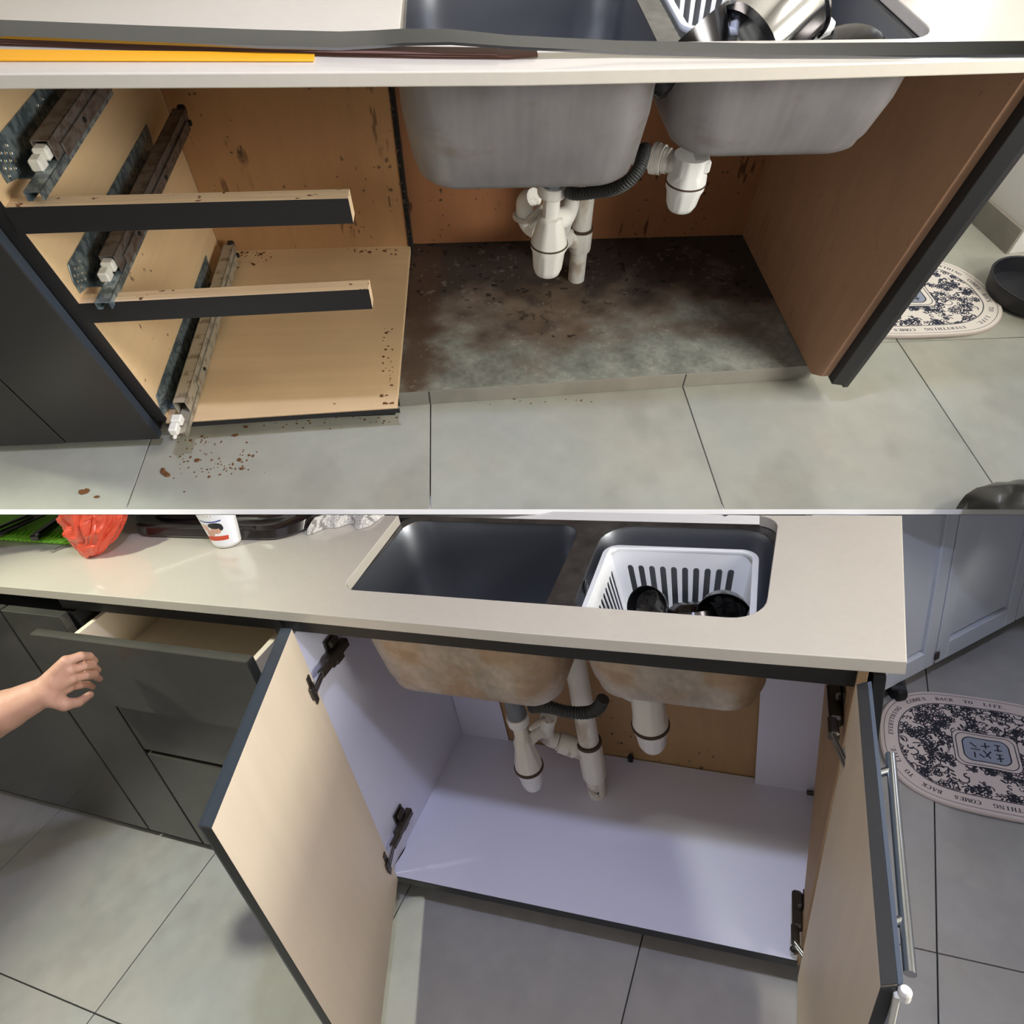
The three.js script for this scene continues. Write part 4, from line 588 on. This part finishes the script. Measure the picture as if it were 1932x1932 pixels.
  // small clip at the back of the floor and a loose bit of lining
  const c1 = L(1190, 1436, 'y', HF); part('cable_clip', merge(tr(box(-0.006, 0.006, 0, 0.016, -0.006, 0.006, 0.002), c1.x, HF + 0.0005, c1.z), tr(box(-0.004, 0.004, 0.014, 0.024, -0.003, 0.004, 0.0015), c1.x + 0.002, HF, c1.z)), M.rubber, o, 'small black clip');
  const c2 = L(1533, 1497, 'y', HF + 0.01); part('cable_clip', merge(tr(box(-0.012, 0.006, -0.004, 0.006, -0.004, 0.004, 0.0015), c2.x, c2.y, c2.z)), M.hinge, o);
  const s1 = L(1501, 1803, 'y', HF); part('screw', tr(lathe([[0, 0.0005], [0.008, 0.0005], [0.0065, 0.0045], [0.003, 0.005], [0.002, 0.003], [0, 0.003]], 18), s1.x - 0.003, HF, s1.z - 0.008), M.chrome, o);
  const t1 = [[768, 1591], [762, 1606], [752, 1622], [737, 1643], [741, 1644], [757, 1625], [767, 1607]].map(([x, y]) => L(x, y, 'y', HF + 0.0006)); part('lining_tape', polys([t1], V(0, -1, 0)), M.lilac, o);
}
// ---- pipes
{
  const zT = -0.2, bt = L(1003, 1480, 'z', zT), o = thing('L', 'waste_pipe', 'white plastic trap and stained tee pipework under the large bowl inside the white-lined cabinet', 'pipe', V(bt.x, HF, -0.25));
  const x = bt.x + 0.004, yy = (py) => L(995, py, 'z', zT).y; const m = M.pvc;
  part('tail', tr(lathe([[0, 0.60], [0.032, 0.60], [0.032, 0.59], [0.021, 0.575], [0.020, yy(1354)], [0, yy(1354)]], 24), x, 0, zT), M.greyPlastic, o, 'grey tail piece');
  part('coupling_nut', tr(lathe([[0, yy(1352)], [0.0235, yy(1352)], [0.0245, yy(1356)], [0.023, yy(1366)], [0.018, yy(1369)], [0, yy(1369)]], 18), x, 0, zT), M.pvcClean, o);
  part('neck', tr(lathe([[0, yy(1366)], [0.0155, yy(1366)], [0.0155, yy(1391)], [0.018, yy(1393)], [0.021, yy(1399)], [0.0215, yy(1410)], [0.0295, yy(1434)], [0.0305, yy(1442)], [0, yy(1442)]], 28), x, 0, zT), m, o);
  part('seal_ring', tr(lathe([[0.030, yy(1442)], [0.0332, yy(1443)], [0.0332, yy(1446)], [0.030, yy(1447)]], 28), x, 0, zT), M.ring, o);
  part('cup', tr(lathe([[0, yy(1444)], [0.0315, yy(1444)], [0.0315, yy(1450)], [0.028, yy(1454)], [0.0245, yy(1472)], [0.02, yy(1479)], [0.010, bt.y - 0.002], [0, bt.y - 0.003]], 28, 1.0), x, 0, zT), M.pvcClean, o);
  const sp = L(1127, 1496, 'y', HF), zS = sp.z, xS = sp.x, y2 = (py) => L(1120, py, 'z', zS).y;
  part('standpipe', merge(rod(V(xS, HF + 0.0005, zS), V(xS, y2(1450), zS), 0.0215, 20), rod(V(xS, y2(1430), zS), V(xS, 0.55, zS), 0.0235, 20)), M.pvc, o);
  part('print', boxUV(clip(clip(lathe([[0.0217, y2(1492)], [0.0217, y2(1464)]], 40), { n: V(0, 0, 1), d: 0.018 }, true, false), { n: V(1, 0, 0), d: 0.003 }, true, false)).translate(xS, 0, zS), std({ map: tex(64, 128, (u, v) => (fbm(u, v, 5, 14, 2, 71) > 0.62 ? [60, 60, 60] : [214, 208, 198]), { size: [0.02, 0.05] }), roughness: 0.5 }), o);
  part('tee_fitting', merge(tr(lathe([[0.021, y2(1462)], [0.0275, y2(1462)], [0.028, y2(1458)], [0.028, y2(1408)], [0.0265, y2(1402)], [0.021, y2(1402)]], 24), xS, 0, zS), rod(V(xS, y2(1424), zS), L(1052, 1398, 'z', zS + 0.012), 0.0205, 18), rod(L(1086, 1411, 'z', zS + 0.008), L(1056, 1400, 'z', zS + 0.012), 0.0235, 18)), M.pvc, o);
  part('seal_ring', tr(lathe([[0.0235, y2(1404)], [0.029, y2(1403)], [0.029, y2(1399)], [0.0235, y2(1398)]], 24), xS, 0, zS), M.ring, o);
  const e = (px, py, z) => L(px, py, 'z', z);
  part('elbow', merge(pipe([e(1052, 1398, zS + 0.012), e(1040, 1394, zS + 0.014), e(1030, 1384, zS + 0.02), e(1031, 1366, zS + 0.03), e(1036, 1350, zS + 0.04)], 0.0185, 20, 16), pipe([V(x, yy(1404), zT), V(x + 0.02, yy(1400), zT - 0.03), e(1031, 1376, zS + 0.02)], 0.0175, 14, 16)), M.pvc, o);
  part('clamp_ring', tr(new THREE.TorusGeometry(0.0175, 0.005, 10, 20).rotateX(0.6).rotateY(0.9), ...e(1014, 1366, zT - 0.02).toArray()), M.pvc, o);
}
{
  const zT = -0.2, b = L(1229, 1411, 'z', zT), o = thing('L', 'bottle_trap', 'white bottle trap with dark seal ring hanging under the tarnished small bowl', 'pipe', V(b.x, b.y, zT)); const y = (py) => L(1229, py, 'z', zT).y, x = b.x + 0.003;
  part('trap_head', tr(lathe([[0, 0.645], [0.032, 0.645], [0.032, y(1350)], [0.034, y(1356)], [0.0345, y(1364)], [0, y(1364)]], 30), x, 0, zT), M.pvcClean, o);
  part('seal_ring', tr(lathe([[0.033, y(1364)], [0.0368, y(1365)], [0.0368, y(1369)], [0.033, y(1370)]], 30), x, 0, zT), M.ring, o);
  part('cup', tr(lathe([[0, y(1367)], [0.0345, y(1367)], [0.0345, y(1374)], [0.031, y(1379)], [0.027, y(1400)], [0.021, y(1408)], [0.010, y(1411)], [0, b.y - 0.001]], 30, 1.0), x, 0, zT), M.pvcClean, o);
  part('side_pipe', merge(rod(V(x, y(1338), zT), V(x + 0.02, y(1332), zT - 0.15), 0.018, 16), rod(V(x - 0.052, y(1333), zT - 0.03), V(x - 0.02, y(1337), zT - 0.02), 0.013, 14)), M.pvc, o);
}
{
  const e = (px, py, z) => L(px, py, 'z', z);
  one('L', 'overflow_hose', 'dark corrugated overflow hose crossing behind the standpipe of the renovated cabinet', 'hose', corrugated([e(1003, 1334, -0.19), e(1020, 1333, -0.18), e(1040, 1335, -0.17), e(1065, 1342, -0.17), e(1095, 1345, -0.17), e(1118, 1342, -0.17), e(1131, 1332, -0.17), e(1138, 1318, -0.17)], 0.0125, 34), M.hose, e(1065, 1342, -0.17));
}
// ---- drawer cabinet on the left, top drawer pulled out
{
  const o = thing('L', 'drawer_cabinet', 'glossy charcoal drawer cabinet with its top drawer pulled open', 'cabinet', V(-0.55, 0, -0.1));
  const zF = 0.026, fr = (x0, x1, y0, y1) => box(x0, x1, y0, y1, zF - 0.020, zF, 0.0012);
  part('carcass', merge(box(-1.62, -0.585, 0.037, 0.780, -0.40, 0.003), box(-0.585, -0.022, 0.037, 0.575, -0.40, 0.003), box(-0.585, -0.569, 0.575, 0.780, -0.40, 0.003), box(-0.040, -0.022, 0.575, 0.826, -0.40, 0.003), box(-0.585, -0.022, 0.575, 0.785, -0.40, -0.385)), M.black, o);
  part('filler_door', fr(-0.766, -0.5815, 0.038, 0.785), M.darkLam, o); part('door', fr(-1.62, -0.7735, 0.038, 0.785), M.darkLam, o);
  part('drawer_front', fr(-0.5745, -0.030, 0.394, 0.590), M.darkLam, o); part('drawer_front', fr(-0.5745, -0.030, 0.038, 0.378), M.darkLam, o);
  part('kick_board', box(-1.62, -0.03, 0.0005, 0.036, -0.02, 0.010), M.black, o);
  const d = sub('open_drawer', o, 'pulled out top drawer, pale wood inside'); const A = L(65, 1189, 'y', 0.778), B = L(478, 1235, 'y', 0.778); const z = 0.056;
  part('drawer_front', slab(V(A.x, 0.597, z), V(B.x, 0.597, z), V(B.x, 0.778, z), V(A.x, 0.778, z), V(0, 0, 0.019), 0.0014), M.darkLam, d);
  part('drawer_side', box(-0.540, -0.527, 0.625, 0.757, -0.36, z - 0.0005, 0.0006), M.beigeDoor, d); part('drawer_side', box(-0.074, -0.061, 0.625, 0.757, -0.36, z - 0.0005, 0.0006), M.beigeDoor, d);
  part('drawer_back', box(-0.5265, -0.0745, 0.625, 0.745, -0.36, -0.348, 0.0006), M.beigeDoor, d); part('drawer_bottom', box(-0.5265, -0.0745, 0.655, 0.663, -0.3475, z - 0.001, 0.0004), M.beigeDoor, d);
}
// ---- the hand pulling the drawer
{
  const e = (px, py, z) => L(px, py, 'z', z); const S = [];
  const bone = (a, b, ra, rb) => S.push([a, b, ra, rb]); const chain = (pts, rs) => { for (let i = 0; i < pts.length - 1; i++) bone(pts[i], pts[i + 1], rs[i], rs[i + 1]); };
  const wrist = e(88, 1303, 0.185);
  chain([e(-75, 1392, 0.27), e(12, 1340, 0.225), wrist], [0.042, 0.0355, 0.0255]);
  const kn = [e(124, 1248, 0.150), e(131, 1264, 0.153), e(134, 1280, 0.157), e(129, 1296, 0.162)];
  kn.forEach((k, i) => bone(wrist.clone().add(V(0, 0.010 - i * 0.006, 0)), k, 0.0165, 0.0108)); bone(kn[0], kn[3], 0.0100, 0.0100); bone(e(102, 1284, 0.172), e(118, 1278, 0.162), 0.018, 0.014);
  chain([kn[0], e(152, 1238, 0.130), e(168, 1238, 0.112), e(179, 1247, 0.100)], [0.0095, 0.0080, 0.0072, 0.0060]);
  chain([kn[1], e(157, 1257, 0.132), e(174, 1256, 0.113), e(185, 1264, 0.101)], [0.0095, 0.0080, 0.0072, 0.0060]);
  chain([kn[2], e(160, 1275, 0.136), e(177, 1274, 0.117), e(188, 1281, 0.104)], [0.0092, 0.0078, 0.0070, 0.0058]);
  chain([kn[3], e(150, 1293, 0.146), e(165, 1291, 0.128), e(175, 1296, 0.116)], [0.0082, 0.0068, 0.0061, 0.0052]);
  chain([e(96, 1318, 0.190), e(122, 1329, 0.182), e(148, 1325, 0.163), e(170, 1311, 0.138)], [0.0160, 0.0112, 0.0088, 0.0068]);
  const cx = e(70, 1310, 0.18), R = 0.17, N = 120, mc = new MarchingCubes(N, M.skin, false, false, 300000); mc.isolation = 0;
  const sd = (p) => { let r = 1e9; for (let i = 0; i < S.length; i++) { const [a, b, ra, rb] = S[i]; const abx = b.x - a.x, aby = b.y - a.y, abz = b.z - a.z, l2 = abx * abx + aby * aby + abz * abz; let t = ((p.x - a.x) * abx + (p.y - a.y) * aby + (p.z - a.z) * abz) / l2; t = t < 0 ? 0 : t > 1 ? 1 : t; const dx = p.x - a.x - abx * t, dy = p.y - a.y - aby * t, dz = p.z - a.z - abz * t; const d = Math.sqrt(dx * dx + dy * dy + dz * dz) - (ra + (rb - ra) * t); const k = ra > 0.0107 || rb > 0.0107 ? 0.006 : 0.0012; const h = Math.max(k - Math.abs(r - d), 0) / k; r = Math.min(r, d) - h * h * k * 0.25; } return r; };
  const p = V(0, 0, 0); for (let k = 0; k < N; k++) for (let j = 0; j < N; j++) for (let i = 0; i < N; i++) { p.set(cx.x + (i - N / 2) / (N / 2) * R, cx.y + (j - N / 2) / (N / 2) * R, cx.z + (k - N / 2) / (N / 2) * R); mc.field[i + j * N + k * N * N] = -sd(p) * 100; }
  mc.update(); const cnt = mc.count !== undefined ? mc.count : mc.geometry.drawRange.count, src = mc.positionArray, P = new Float32Array(cnt * 3); for (let i = 0; i < cnt * 3; i += 3) { P[i] = cx.x + src[i] * R; P[i + 1] = cx.y + src[i + 1] * R; P[i + 2] = cx.z + src[i + 2] * R; }
  let g = new THREE.BufferGeometry(); g.setAttribute('position', new THREE.BufferAttribute(P, 3)); g = mergeVertices(g, 1e-5); g.computeVertexNormals(); g = boxUV(flat(g));
  one('L', 'person', 'bare right forearm and hand with bent fingers reaching to the open top drawer', 'person', g, M.skin, wrist);
}
// ---- things on the worktop
const cutL = (g) => clip(g, SEAM_L, true);
{
  const o = thing('L', 'dish_mat', 'bright green ribbed drying mat on the worktop under the black knives', 'mat', V(-0.95, topL, -0.19)); const z0 = -0.150, z1 = -0.30;
  part('mat_base', cutL(slab(V(-1.5, topL + 0.0006, z0), V(-0.70, topL + 0.0006, z0 + 0.013), V(-0.66, topL + 0.0006, z1), V(-1.5, topL + 0.0006, z1), V(0, 0.004, 0), 0.001)), M.green, o);
  for (let i = 0; i < 24; i++) { const x = -1.12 + i * 0.0175, zz = z0 + 0.010 + (i / 24) * 0.008; part('rib', cutL(merge(slab(V(x, topL + 0.004, zz), V(x + 0.007, topL + 0.004, zz), V(x + 0.018, topL + 0.004, zz - 0.02), V(x + 0.011, topL + 0.004, zz - 0.02), V(0, 0.006, 0), 0.001), slab(V(x + 0.011, topL + 0.004, zz - 0.02), V(x + 0.018, topL + 0.004, zz - 0.02), V(x + 0.006, topL + 0.004, zz - 0.045), V(x - 0.001, topL + 0.004, zz - 0.045), V(0, 0.006, 0), 0.001))), M.green, o); }
}
{
  const y = topL + 0.014, mk = (a, b, w0, w1, h) => { const d = b.clone().sub(a).setY(0).normalize(), n = V(-d.z, 0, d.x); const q = (p, w) => [p.clone().addScaledVector(n, w), p.clone().addScaledVector(n, -w)]; const [a0, a1] = q(a, w0), [b0, b1] = q(b, w1); return slab(a0, a1, b1, b0, V(0, h, 0), Math.min(h, w1) * 0.28); };
  const P = (px, py, yy = y) => L(px, py, 'y', yy);
  const k1 = thing('L', 'kitchen_knife', 'black handled knife lying across the green mat, rounded handle end in front', 'knife', P(95, 1000)); const h0 = P(66, 1022), h1 = P(132, 975); part('handle', cutL(mk(h0, h1.clone().lerp(h0, -0.35), 0.0105, 0.013, 0.016)), M.blackGloss, k1); part('handle_cap', tr(lathe([[0, 0], [0.0042, 0], [0.004, 0.001], [0, 0.0012]], 14), h0.x + 0.012, y + 0.0165, h0.z - 0.006), M.chrome, k1);
  const k2 = thing('L', 'kitchen_knife', 'wide grey blade with dark spine behind the black handle at the left edge', 'knife', P(40, 990)); part('blade', cutL(mk(P(-20, 1018), P(110, 958), 0.016, 0.018, 0.004)), M.darkSteel, k2); part('spine', cutL(mk(P(-22, 1006, y + 0.006), P(90, 960, y + 0.006), 0.006, 0.006, 0.006)), M.blackGloss, k2);
  const s0 = L(94, 1042, 'y', topL + 0.001), s1 = L(150, 1018, 'y', topL + 0.001), d = s1.clone().sub(s0).normalize(), n = V(-d.z, 0, d.x), w = 0.009, len = s1.distanceTo(s0);
  const out = [[0, -w * 0.5], [0.004, -w], [len, -w], [len, w], [0.004, w], [0, w * 0.5]]; const g = plateIn(s0, d, n.clone().negate(), out, [circle(0.016, 0, 0.0048, 14)], 0.0014, 0.0003);
  one('L', 'steel_spatula', 'flat steel utensil handle with a hanging hole poking out beside the red bag', 'utensil', g, std({ color: 0xb4aca2, metalness: 0.5, roughness: 0.45 }), s0);
}
{ // red carrier bag: pleats run up from a gathered corner
  const tip = L(165, 1049, 'y', topL + 0.0015), top = L(190, 968, 'y', topL + 0.085), n = 132, m = 34, rings = [];
  for (let j = 0; j <= m; j++) { const v = j / m, q = Math.pow(v, 1.15), c = V(mix(tip.x, top.x, Math.pow(v, 0.75)), mix(topL + 0.0015, topL + 0.125, q), mix(tip.z, top.z - 0.01, Math.pow(v, 0.75))); const rad = 0.079 * Math.pow(Math.sin(Math.min(1, v * 1.02 + 0.02) * 1.72), 0.72);
    rings.push(Array.from({ length: n }, (_, i) => { const a = i / n * 2 * Math.PI; const w = vnoise(Math.cos(a) * 2 + 9, Math.sin(a) * 2 + v * 3 + 9, 64, 64, 12); const ridge = Math.abs(((a * 7 / (2 * Math.PI) + 1.5 * w + 0.4 * v) % 1) - 0.5) * 2, r2 = Math.abs(((a * 17 / (2 * Math.PI) + 2.2 * vnoise(Math.cos(a) * 4 + 20, Math.sin(a) * 4 + v * 6 + 20, 64, 64, 5)) % 1) - 0.5) * 2, dent = vnoise(a * 3, v * 7, 19, 64, 31) - 0.5; const k = rad * (0.86 + 0.16 * ridge + 0.06 * r2 + 0.20 * dent); return V(c.x + k * Math.cos(a), Math.max(topL + 0.0012, c.y + 0.012 * dent - 0.20 * k * Math.max(0, 1 - v * 2)), c.z + k * 0.78 * Math.sin(a)); })); }
  one('L', 'carrier_bag', 'crinkled red-orange plastic bag with a gathered corner on the worktop', 'bag', cutL(soft(loft(rings, true, true), 0.30)), M.bag, V(top.x, topL, top.z));
}
{ // white flask-shaped bottle
  const b = L(431, 1024, 'y', topL + 0.001), o = thing('L', 'plastic_bottle', 'white squeeze bottle with a printed portrait label, wider toward the top', 'bottle', V(b.x, topL, b.z)); const H = 0.13;
  const rg = (k, y) => Array.from({ length: 48 }, (_, i) => { const t = i / 48 * 2 * Math.PI, f = y / H; const rx = mix(0.0300, 0.058, Math.pow(f, 0.9)) + k, rz = mix(0.0240, 0.022, f) + k; return V(b.x + rx * Math.cos(t), topL + 0.0008 + y, b.z + rz * Math.sin(t)); });
  const rin = (y, q) => rg(-q, y);
  part('bottle_body', cutL(soft(loft([rg(0, H), rg(0, H * 0.75), rg(0, H * 0.5), rg(0, H * 0.25), rg(0, 0.006), rin(0.002, 0.0015), rin(0, 0.005)], false, true), 1.0)), M.pvcClean, o);
  const W = 384, cv = document.createElement('canvas'); cv.width = W; cv.height = 384; const x = cv.getContext('2d'); x.fillStyle = '#e6e7ea'; x.fillRect(0, 0, W, 384);
  x.fillStyle = '#c8623f'; x.font = 'bold 30px sans-serif'; x.textAlign = 'center'; x.fillText('• • • •', 190, 52); x.fillStyle = '#2a3f8c'; x.beginPath(); x.moveTo(110, 92); x.quadraticCurveTo(200, 112, 275, 84); x.lineTo(275, 98); x.quadraticCurveTo(200, 126, 110, 106); x.fill();
  x.fillStyle = '#c99b86'; x.beginPath(); x.ellipse(222, 190, 40, 52, 0, 0, 7); x.fill(); x.fillStyle = '#16161c'; x.beginPath(); x.ellipse(222, 150, 52, 34, 0, 0, 7); x.fill(); x.beginPath(); x.ellipse(262, 172, 16, 34, 0, 0, 7); x.fill();
  x.strokeStyle = '#cfa592'; x.lineWidth = 15; x.lineCap = 'round'; for (const [a, c] of [[96, 150], [112, 128], [134, 118], [156, 124]]) { x.beginPath(); x.moveTo(165, 240); x.lineTo(a, c + 20); x.stroke(); } x.fillStyle = '#c99b86'; x.beginPath(); x.ellipse(166, 240, 36, 40, 0.3, 0, 7); x.fill();
  x.fillStyle = '#c9472c'; x.beginPath(); x.moveTo(92, 284); x.quadraticCurveTo(200, 262, 300, 270); x.lineTo(296, 318); x.quadraticCurveTo(190, 318, 98, 334); x.fill();
  const mt = new THREE.CanvasTexture(cv); mt.colorSpace = THREE.SRGBColorSpace; const P = [], N = [], T = [], st = 24, rows = 8; const pt = (i, j) => { const t = mix(0.98 * Math.PI, 0.02 * Math.PI, i / st), y = mix(0.008, 0.085, j / rows), f = y / H; return V(b.x + (mix(0.030, 0.058, Math.pow(f, 0.9)) + 0.0004) * Math.cos(t), topL + 0.0008 + y, b.z + (mix(0.024, 0.022, f) + 0.0004) * Math.sin(t)); };
  for (let j = 0; j < rows; j++) for (let i = 0; i < st; i++) for (const [u, v] of [[i, j], [i + 1, j], [i + 1, j + 1], [i, j], [i + 1, j + 1], [i, j + 1]]) { const q = pt(u, v), n = V(q.x - b.x, 0, (q.z - b.z) * 3).normalize(); P.push(q.x, q.y, q.z); N.push(n.x, n.y, n.z); T.push(u / st, v / rows); }
  part('label_print', clip(geo(P, N, T), SEAM_L, true, false), std({ map: mt, roughness: 0.4 }), o);
}
{ // black hob tray with two round ends
  const o = thing('L', 'hob_tray', 'glossy black tray with rounded ends at the back of the worktop', 'tray', V(-0.33, topL, -0.26)); const x0 = -0.585, x1 = -0.098, z1 = -0.178, z0 = -0.42; const rg = (k, y) => rrect(x0 + k, x1 - k, -z1 + k, -z0 - k, 0.085).map(([x, z]) => V(x, y, -z - (x - x0) * 0.02)); const B = topL + 0.001;
  part('tray_body', cutL(soft(loft([rg(0.016, B + 0.030), rg(0.006, B + 0.032), rg(0.0, B + 0.028), rg(0.004, B + 0.022), rg(0.0, B + 0.006), rg(0.004, B)], true, true), 0.6)), M.trayBlack, o);
  part('pan_ring', cutL(soft(loft([rg(0.045, B + 0.036), rg(0.040, B + 0.0385), rg(0.033, B + 0.036), rg(0.03, B + 0.0325)], false, false), 0.8)), M.trayBlack, o);
}
{ // grey terry towel heap
  const n = 34, P = []; const h = (i, j) => { const u = i / n, v = j / n, e = Math.min(1, 7 * Math.min(u, 1 - u, 1 - v, v)); return 0.001 + e * (0.014 + 0.016 * fbm(u, v, 4, 4, 3, 703) + 0.008 * Math.sin(v * 9 + u * 4)); };
  const pos = (i, j) => { const u = i / n, v = j / n; const wv = 0.010 * Math.sin(u * 7 + 1) + 0.006 * Math.sin(u * 17); return V(-0.108 + u * 0.135 + v * 0.025, topL + h(i, j), -0.228 - u * 0.03 + wv * (1 - v) - v * 0.10); };
  const idx = [], q = (i, j) => j * (n + 1) + i; for (let j = 0; j <= n; j++) for (let i = 0; i <= n; i++) { const p = pos(i, j); P.push(p.x, p.y, p.z); } for (let j = 0; j < n; j++) for (let i = 0; i < n; i++) idx.push(q(i, j), q(i + 1, j), q(i + 1, j + 1), q(i, j), q(i + 1, j + 1), q(i, j + 1));
  const g = new THREE.BufferGeometry(); g.setAttribute('position', new THREE.Float32BufferAttribute(P, 3)); g.setIndex(idx); one('L', 'terry_towel', 'bunched grey terry towel on the worktop beside the sink cut-out', 'towel', clip(soft(g, 1.2), SEAM_L, true, false), M.towel, V(-0.04, topL, -0.26));
}
{ // basket with dark dishes in the small bowl
  const o = thing('L', 'dish_basket', 'white slotted dish basket standing in the small bowl of the clean sink', 'basket', V(0.62, 0.66, -0.13)); basket('L', o, 0.508, 0.752, -0.268, -0.078, 0.672, 0.810, M.plasticWhite, 0.028, 10, 9);
  const dish = (name, label, x, y, z, s, rx, rz, m, gr) => { const g = lathe([[0, 0], [0.028 * s, 0], [0.046 * s, 0.012 * s], [0.056 * s, 0.038 * s], [0.058 * s, 0.039 * s], [0.0485 * s, 0.011 * s], [0.029 * s, -0.002 * s], [0, -0.002 * s]], 32, 0.6); g.rotateX(rx).rotateZ(rz).translate(x, y, z); one('L', name, label, 'bowl', g, m, V(x, y, z)); };
  const at = (px, py) => L(px, py, 'z', -0.150), d1 = at(1234, 1146), d2 = at(1300, 1140), d3 = at(1366, 1142), d4 = at(1262, 1158);
  dish('small_bowl', 'glossy black small bowl at the left in the white dish basket', d1.x, d1.y, d1.z, 0.62, 0.9, 0.55, M.blackGloss); dish('small_bowl', 'dark steel bowl upside down in the middle of the white dish basket', d2.x, d2.y, d2.z, 0.78, 2.6, 0.15, M.darkSteel); dish('small_bowl', 'dark glossy bowl standing on edge at the right in the dish basket', d3.x, d3.y, d3.z, 0.70, 1.5, -0.75, M.blackGloss);
  one('L', 'black_cup', 'little black cup lying between the bowls in the dish basket', 'cup', lathe([[0, 0], [0.014, 0], [0.018, 0.034], [0.0165, 0.034], [0.013, 0.002], [0, 0.002]], 24, 0.6).rotateZ(1.3).rotateY(0.5).translate(d4.x + 0.012, d4.y, d4.z + 0.03), M.blackGloss, d4);
}
// ---- right: mat and grey cupboard on castors
rug('L', 'grey-beige mat with dark floral print and centre plaque beside the right cabinet door', 1.266, -0.650, 0.226, 0.186, -0.07, M.rugL);
{
  const a = V(1.075, 0, -0.784), d = V(0.737, 0, -0.676).normalize(), n = V(-d.z, 0, d.x); if (n.z < 0) n.negate(); const o = thing('L', 'grey_cupboard', 'tall pale grey cupboard on castors with framed doors behind the worktop', 'cupboard', V(1.2, 0, -1.0));
  const q = (t, y, dep) => a.clone().addScaledVector(d, t).addScaledVector(n, dep).setY(y); const bar = (t0, t1, y0, y1, d0, d1, b = 0.002) => cutL(slab(q(t0, y0, d0), q(t1, y0, d0), q(t1, y1, d0), q(t0, y1, d0), n.clone().multiplyScalar(d1 - d0), b)); const Y0 = 0.055, Y1 = 1.5;
  part('carcass', bar(-0.5, 1.0, Y0, Y1, -0.30, -0.022), M.groove, o);
  const door = (t0, t1) => { const w = sub('door', o, 'pale grey framed door'); part('frame', merge(bar(t0, t0 + 0.042, Y0, Y1, -0.020, 0), bar(t1 - 0.042, t1, Y0, Y1, -0.020, 0), bar(t0 + 0.0421, t1 - 0.0421, Y0, Y0 + 0.060, -0.020, 0)), M.greyPaint, w); part('panel', bar(t0 + 0.040, t1 - 0.040, Y0 + 0.066, Y1, -0.020, -0.010), M.greyPaint, w); part('groove', bar(t0 + 0.0425, t1 - 0.0425, Y0 + 0.0602, Y0 + 0.0665, -0.020, -0.0185, 0.0002), M.groove, w); };
  door(-0.30, 0.155); door(0.160, 0.468); door(0.473, 0.80);
  const w = V(1.095, 0.03, -0.775); part('castor', merge(tr(lathe([[0, -0.012], [0.026, -0.012], [0.029, -0.008], [0.029, 0.008], [0.026, 0.012], [0, 0.012]], 24).rotateZ(Math.PI / 2).rotateY(0.5), w.x, 0.0295, w.z - 0.03)), M.rubber, o); part('castor_bracket', merge(tr(box(-0.018, 0.018, 0.045, 0.056, -0.02, 0.02, 0.002), w.x, 0, w.z - 0.03)), M.groove, o);
  const w2 = a.clone().addScaledVector(d, 0.75).addScaledVector(n, -0.05); part('castor', tr(lathe([[0, -0.012], [0.026, -0.012], [0.029, -0.008], [0.029, 0.008], [0.026, 0.012], [0, 0.012]], 24).rotateZ(Math.PI / 2), w2.x, 0.0295, w2.z), M.rubber, o); part('latch', cutL(slab(q(0.150, 0.075, 0.0), q(0.166, 0.075, 0.0), q(0.166, 0.10, 0.0), q(0.150, 0.10, 0.0), n.clone().multiplyScalar(0.006), 0.002)), M.hinge, o);
}

scene.traverse((o) => { if (o.isMesh) { o.castShadow = true; o.receiveShadow = true; } });
renderer.render(scene, camera);
